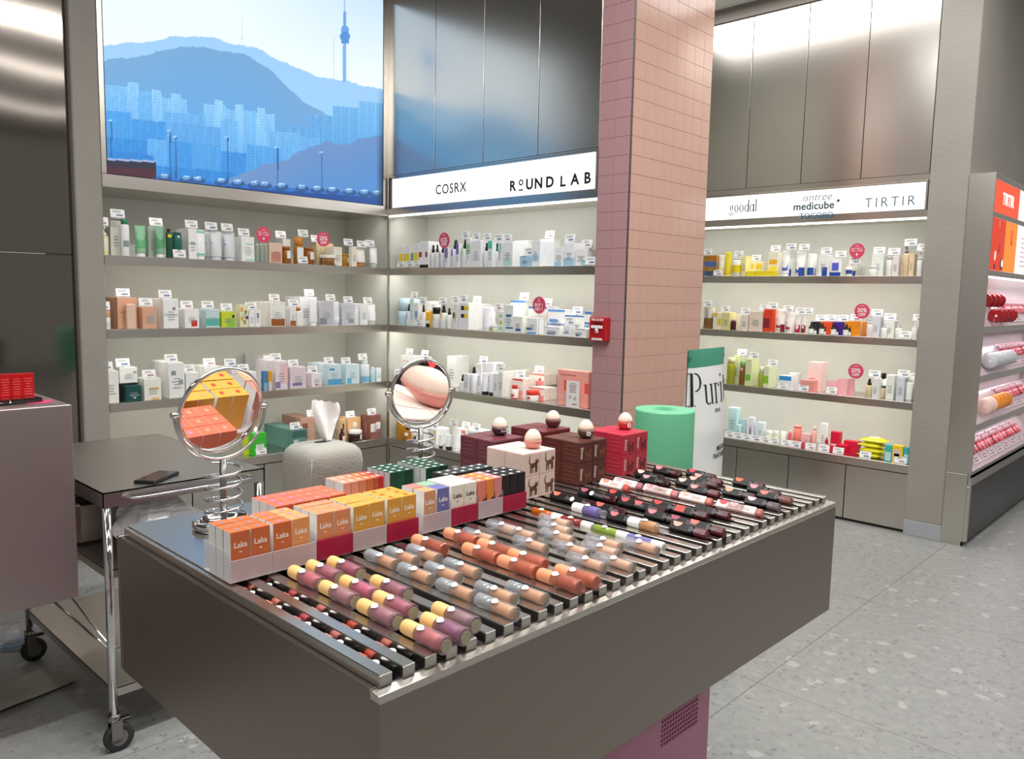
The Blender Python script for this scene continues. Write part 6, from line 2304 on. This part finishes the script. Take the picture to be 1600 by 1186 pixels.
# header posters (flat back-lit prints)
wq = float(along(1593, (DX1, 0, 2.13), (0, 1, 0))) - DY0
wq2 = float(along(1588, (DX1, 0, 1.85), (0, 1, 0))) - DY0
obj('header_poster', b(.014, wq, .002, .006, 2.047, 2.233, 0), emit('ee5230', 1.0), ds)
obj('header_poster', b(wq + .001, DWd - .014, .002, .006, 2.047, 2.233, 0), emit('fdfdfc', 1.2), ds)
obj('lettering', text_mesh('TIRTIR', .10, emit('fff6f2', 1.1), bold=.002, sx=1.0), None, ds, ((.014 + wq) / 2 + .02, .0012, 2.135))
obj('poster', b(.014, wq2 * .52, .002, .006, 1.702, 2.013, 0), emit('d8381c', .95), ds)
obj('poster', b(wq2 * .52 + .0005, wq2, .002, .006, 1.702, 2.013, 0), emit('f08a30', 1.0), ds)
obj('poster', b(wq2 + .001, DWd - .014, .002, .006, 1.702, 2.013, 0), emit('fdfdfd', 1.2), ds)
def disc(x, z, rx, rz, m_, nm='poster_print', y=.0012):
    obj(nm, M().lathe([(1, -.0004), (1, .0004)], 24, 0, Matrix.Translation((x, y, z)) @ FR @ Matrix.Diagonal((rx, rz, 1, 1))), m_, ds)
disc(wq2 * .78, 1.92, .03, .05, emit('c24418', .9))
disc(wq2 * .78, 1.925, .022, .036, emit('e87030', 1), y=.0006)
disc(wq2 * .28, 1.985, .02, .02, emit('e06a4a', .9))
disc(wq2 * .45, 1.745, .032, .034, emit('2a1418', .4))
disc(wq2 * .47, 1.75, .022, .024, emit('f4ece8', 1), y=.0006)
disc(wq2 * .20, 1.79, .022, .03, emit('f0d8cc', .9))
disc(wq2 * .20, 1.725, .016, .016, emit('2a1418', .4))
disc(wq2 * .34, 1.84, .018, .03, emit('b02c16', .9))
for k in range(7):
    obj('poster_print', b(wq2 + .12, wq2 + .12 + .3 + .05 * math.sin(k * 2), .001, .002, 1.93 - k * .03, 1.94 - k * .03, 0), emit('e0a8b0', .9), ds)
# slanted trays
TRAYM = mat('d6bfc8', .25, 0, .02, 20, 0, 1.45, .3)
trays = [(1.36, 'upper'), (1.06, 'second'), (.76, 'third'), (.47, 'lowest')]
for z, n in trays:
    obj('tray_lip', b(.0125, DWd - .0125, 0, .008, z - .04, z), ST, ds)
    m = M().box(.0125, DWd - .0125, 0, .20, -.004, 0, T=Matrix.Translation((0, .008, z - .006)) @ Matrix.Rotation(.98, 4, 'X'))
    obj('tray_board', m, TRAYM, ds)
for z in (1.66, 1.345, 1.045, .745):
    area('tray_lamp', (DX1 - .03, (DY0 + DY1) / 2, z - .045), .03, DWd * .95, 1.4, (0, -.15, 0), (1, .9, .93))


def dpt(x, s, z0, lift=0):
    """point s metres up the slanted tray board"""
    c_, s_ = math.cos(.98), math.sin(.98)
    return (DX1 - .008 - s * c_ + lift * s_, DY0 + x, z0 - .006 + s * s_ + lift * c_)


def compact(x, s, z0, col, lid, label, R=.046, th=.024):
    p = dpt(x, s, z0, R + .002)
    t = thing('cushion_compact', label, 'compact', p, PI / 2)
    T = Matrix.Rotation(.5, 4, 'X') @ Matrix.Rotation(.25, 4, 'Z') @ Matrix.Rotation(-PI / 2, 4, 'Y')
    obj('case', M().lathe([(R * .95, -th / 2), (R, -th * .4), (R, th * .05)], 24, 0, T), mat(col, .15, 0, .03, 20, 0, 1.45, .6), t)
    obj('lid', M().lathe([(R, th * .06), (R * .97, th * .3), (R * .82, th * .46), (.001, th * .5)], 24, 0, T), mat(lid, .12, 0, .03, 20, 0, 1.45, .6), t)
    obj('lid_emblem', M().lathe([(R * .16, th * .49), (R * .16, th * .53)], 12, 0, T), mat('efe4dc', .3), t)


for r in range(2):
    for k in range(4):
        compact(.27 + k * .12 - r * .05, .055 + r * .115, 1.36, '7a0c18', '98101c', 'dark red cushion compact, %s of the %s row on the upper tray' % (ORD[k], ['lower', 'higher'][r]))
for k in range(9):
    compact(.25 + k * .062, .075, 1.06, 'a9acb0', 'c9ccd0', 'silver cushion compact, %s of the row on the second tray' % ORD[k], .050, .03)
for k in range(6):
    compact(.24 + k * .10, .09, .76, 'd97a22' if k > 1 else 'eec0b4', 'e8902f' if k > 1 else 'f0ccc0', '%s cushion compact, %s on the third tray' % ('orange' if k > 1 else 'shell pink', ORD[k]), .052)


def lip_card(x, s, z0, cols, label, w=.17, h=.15):
    p = dpt(x, s, z0, .001)
    t = thing('lip_tint_board', label, 'tester board', p, PI / 2)
    T = Matrix.Rotation(.98, 4, 'X')
    obj('board', M().box(-w / 2, w / 2, -h * .1, h, 0, .004, T=T), mat('e6d2da', .3), t)
    n = len(cols)
    for i, c in enumerate(cols):
        x_ = -w / 2 + w * (i + .5) / n
        tb_ = obj('tube', M().lathe([(.009, 0), (.010, .004), (.010, .062)], 10, 0, T @ Matrix.Translation((x_, h * .3, .014)) @ LAY), mat(c, .15, 0, .03, 20, 0, 1.45, .5), t)
        obj('tube_cap', M().lathe([(.0095, .0625), (.0095, .095)], 10, 0, T @ Matrix.Translation((x_, h * .3, .014)) @ LAY), mat('dcb0b8', .2), tb_)
    obj('print_lines', M().box(-w * .35, w * .2, -h * .02, h * .02, .004, .0046, T=T).box(-w * .3, w * .3, h * .1, h * .13, .004, .0046, T=T), mat('6a4a56', .5), t)


PKS = ['c9405a', 'b03048', 'd86a78', '9a2a3c', 'e08088']
for z0, n, xs in [(1.36, 'upper', (.88, 1.08, 1.28, 1.48)), (1.06, 'second', (.92, 1.12, 1.32, 1.52)), (.76, 'third', (.93, 1.13, 1.33, 1.53)), (.47, 'lowest', (.25, .45, .65, .85, 1.05, 1.25, 1.45))]:
    for k, x in enumerate(xs):
        lip_card(x, .045, z0, [PKS[(k + i) % 5] for i in range(5)], 'clear board of pink and red lip tints, %s on the %s tray' % (ORD[k], n))

# ---- lamp housings on the ceiling, the last for the added pillar strip
for x, y, sx, sy in [(2.2, -2.4, .16, 3.64), (3.4, -2.3, .16, 3.04), (5.0, -1.6, .16, 5.04), (6.6, -1.5, .16, 5.04), (4.2, -5.2, 4.24, .16), (6.0, 3.0, .16, 4.04), (3.7, .6, .16, 2.04)]:
    obj('lamp_housing', B(x - sx / 2, x + sx / 2, y - sy / 2, y + sy / 2, CEIL - .12, CEIL - .0005), mat('d9d8d4', .5), ce)
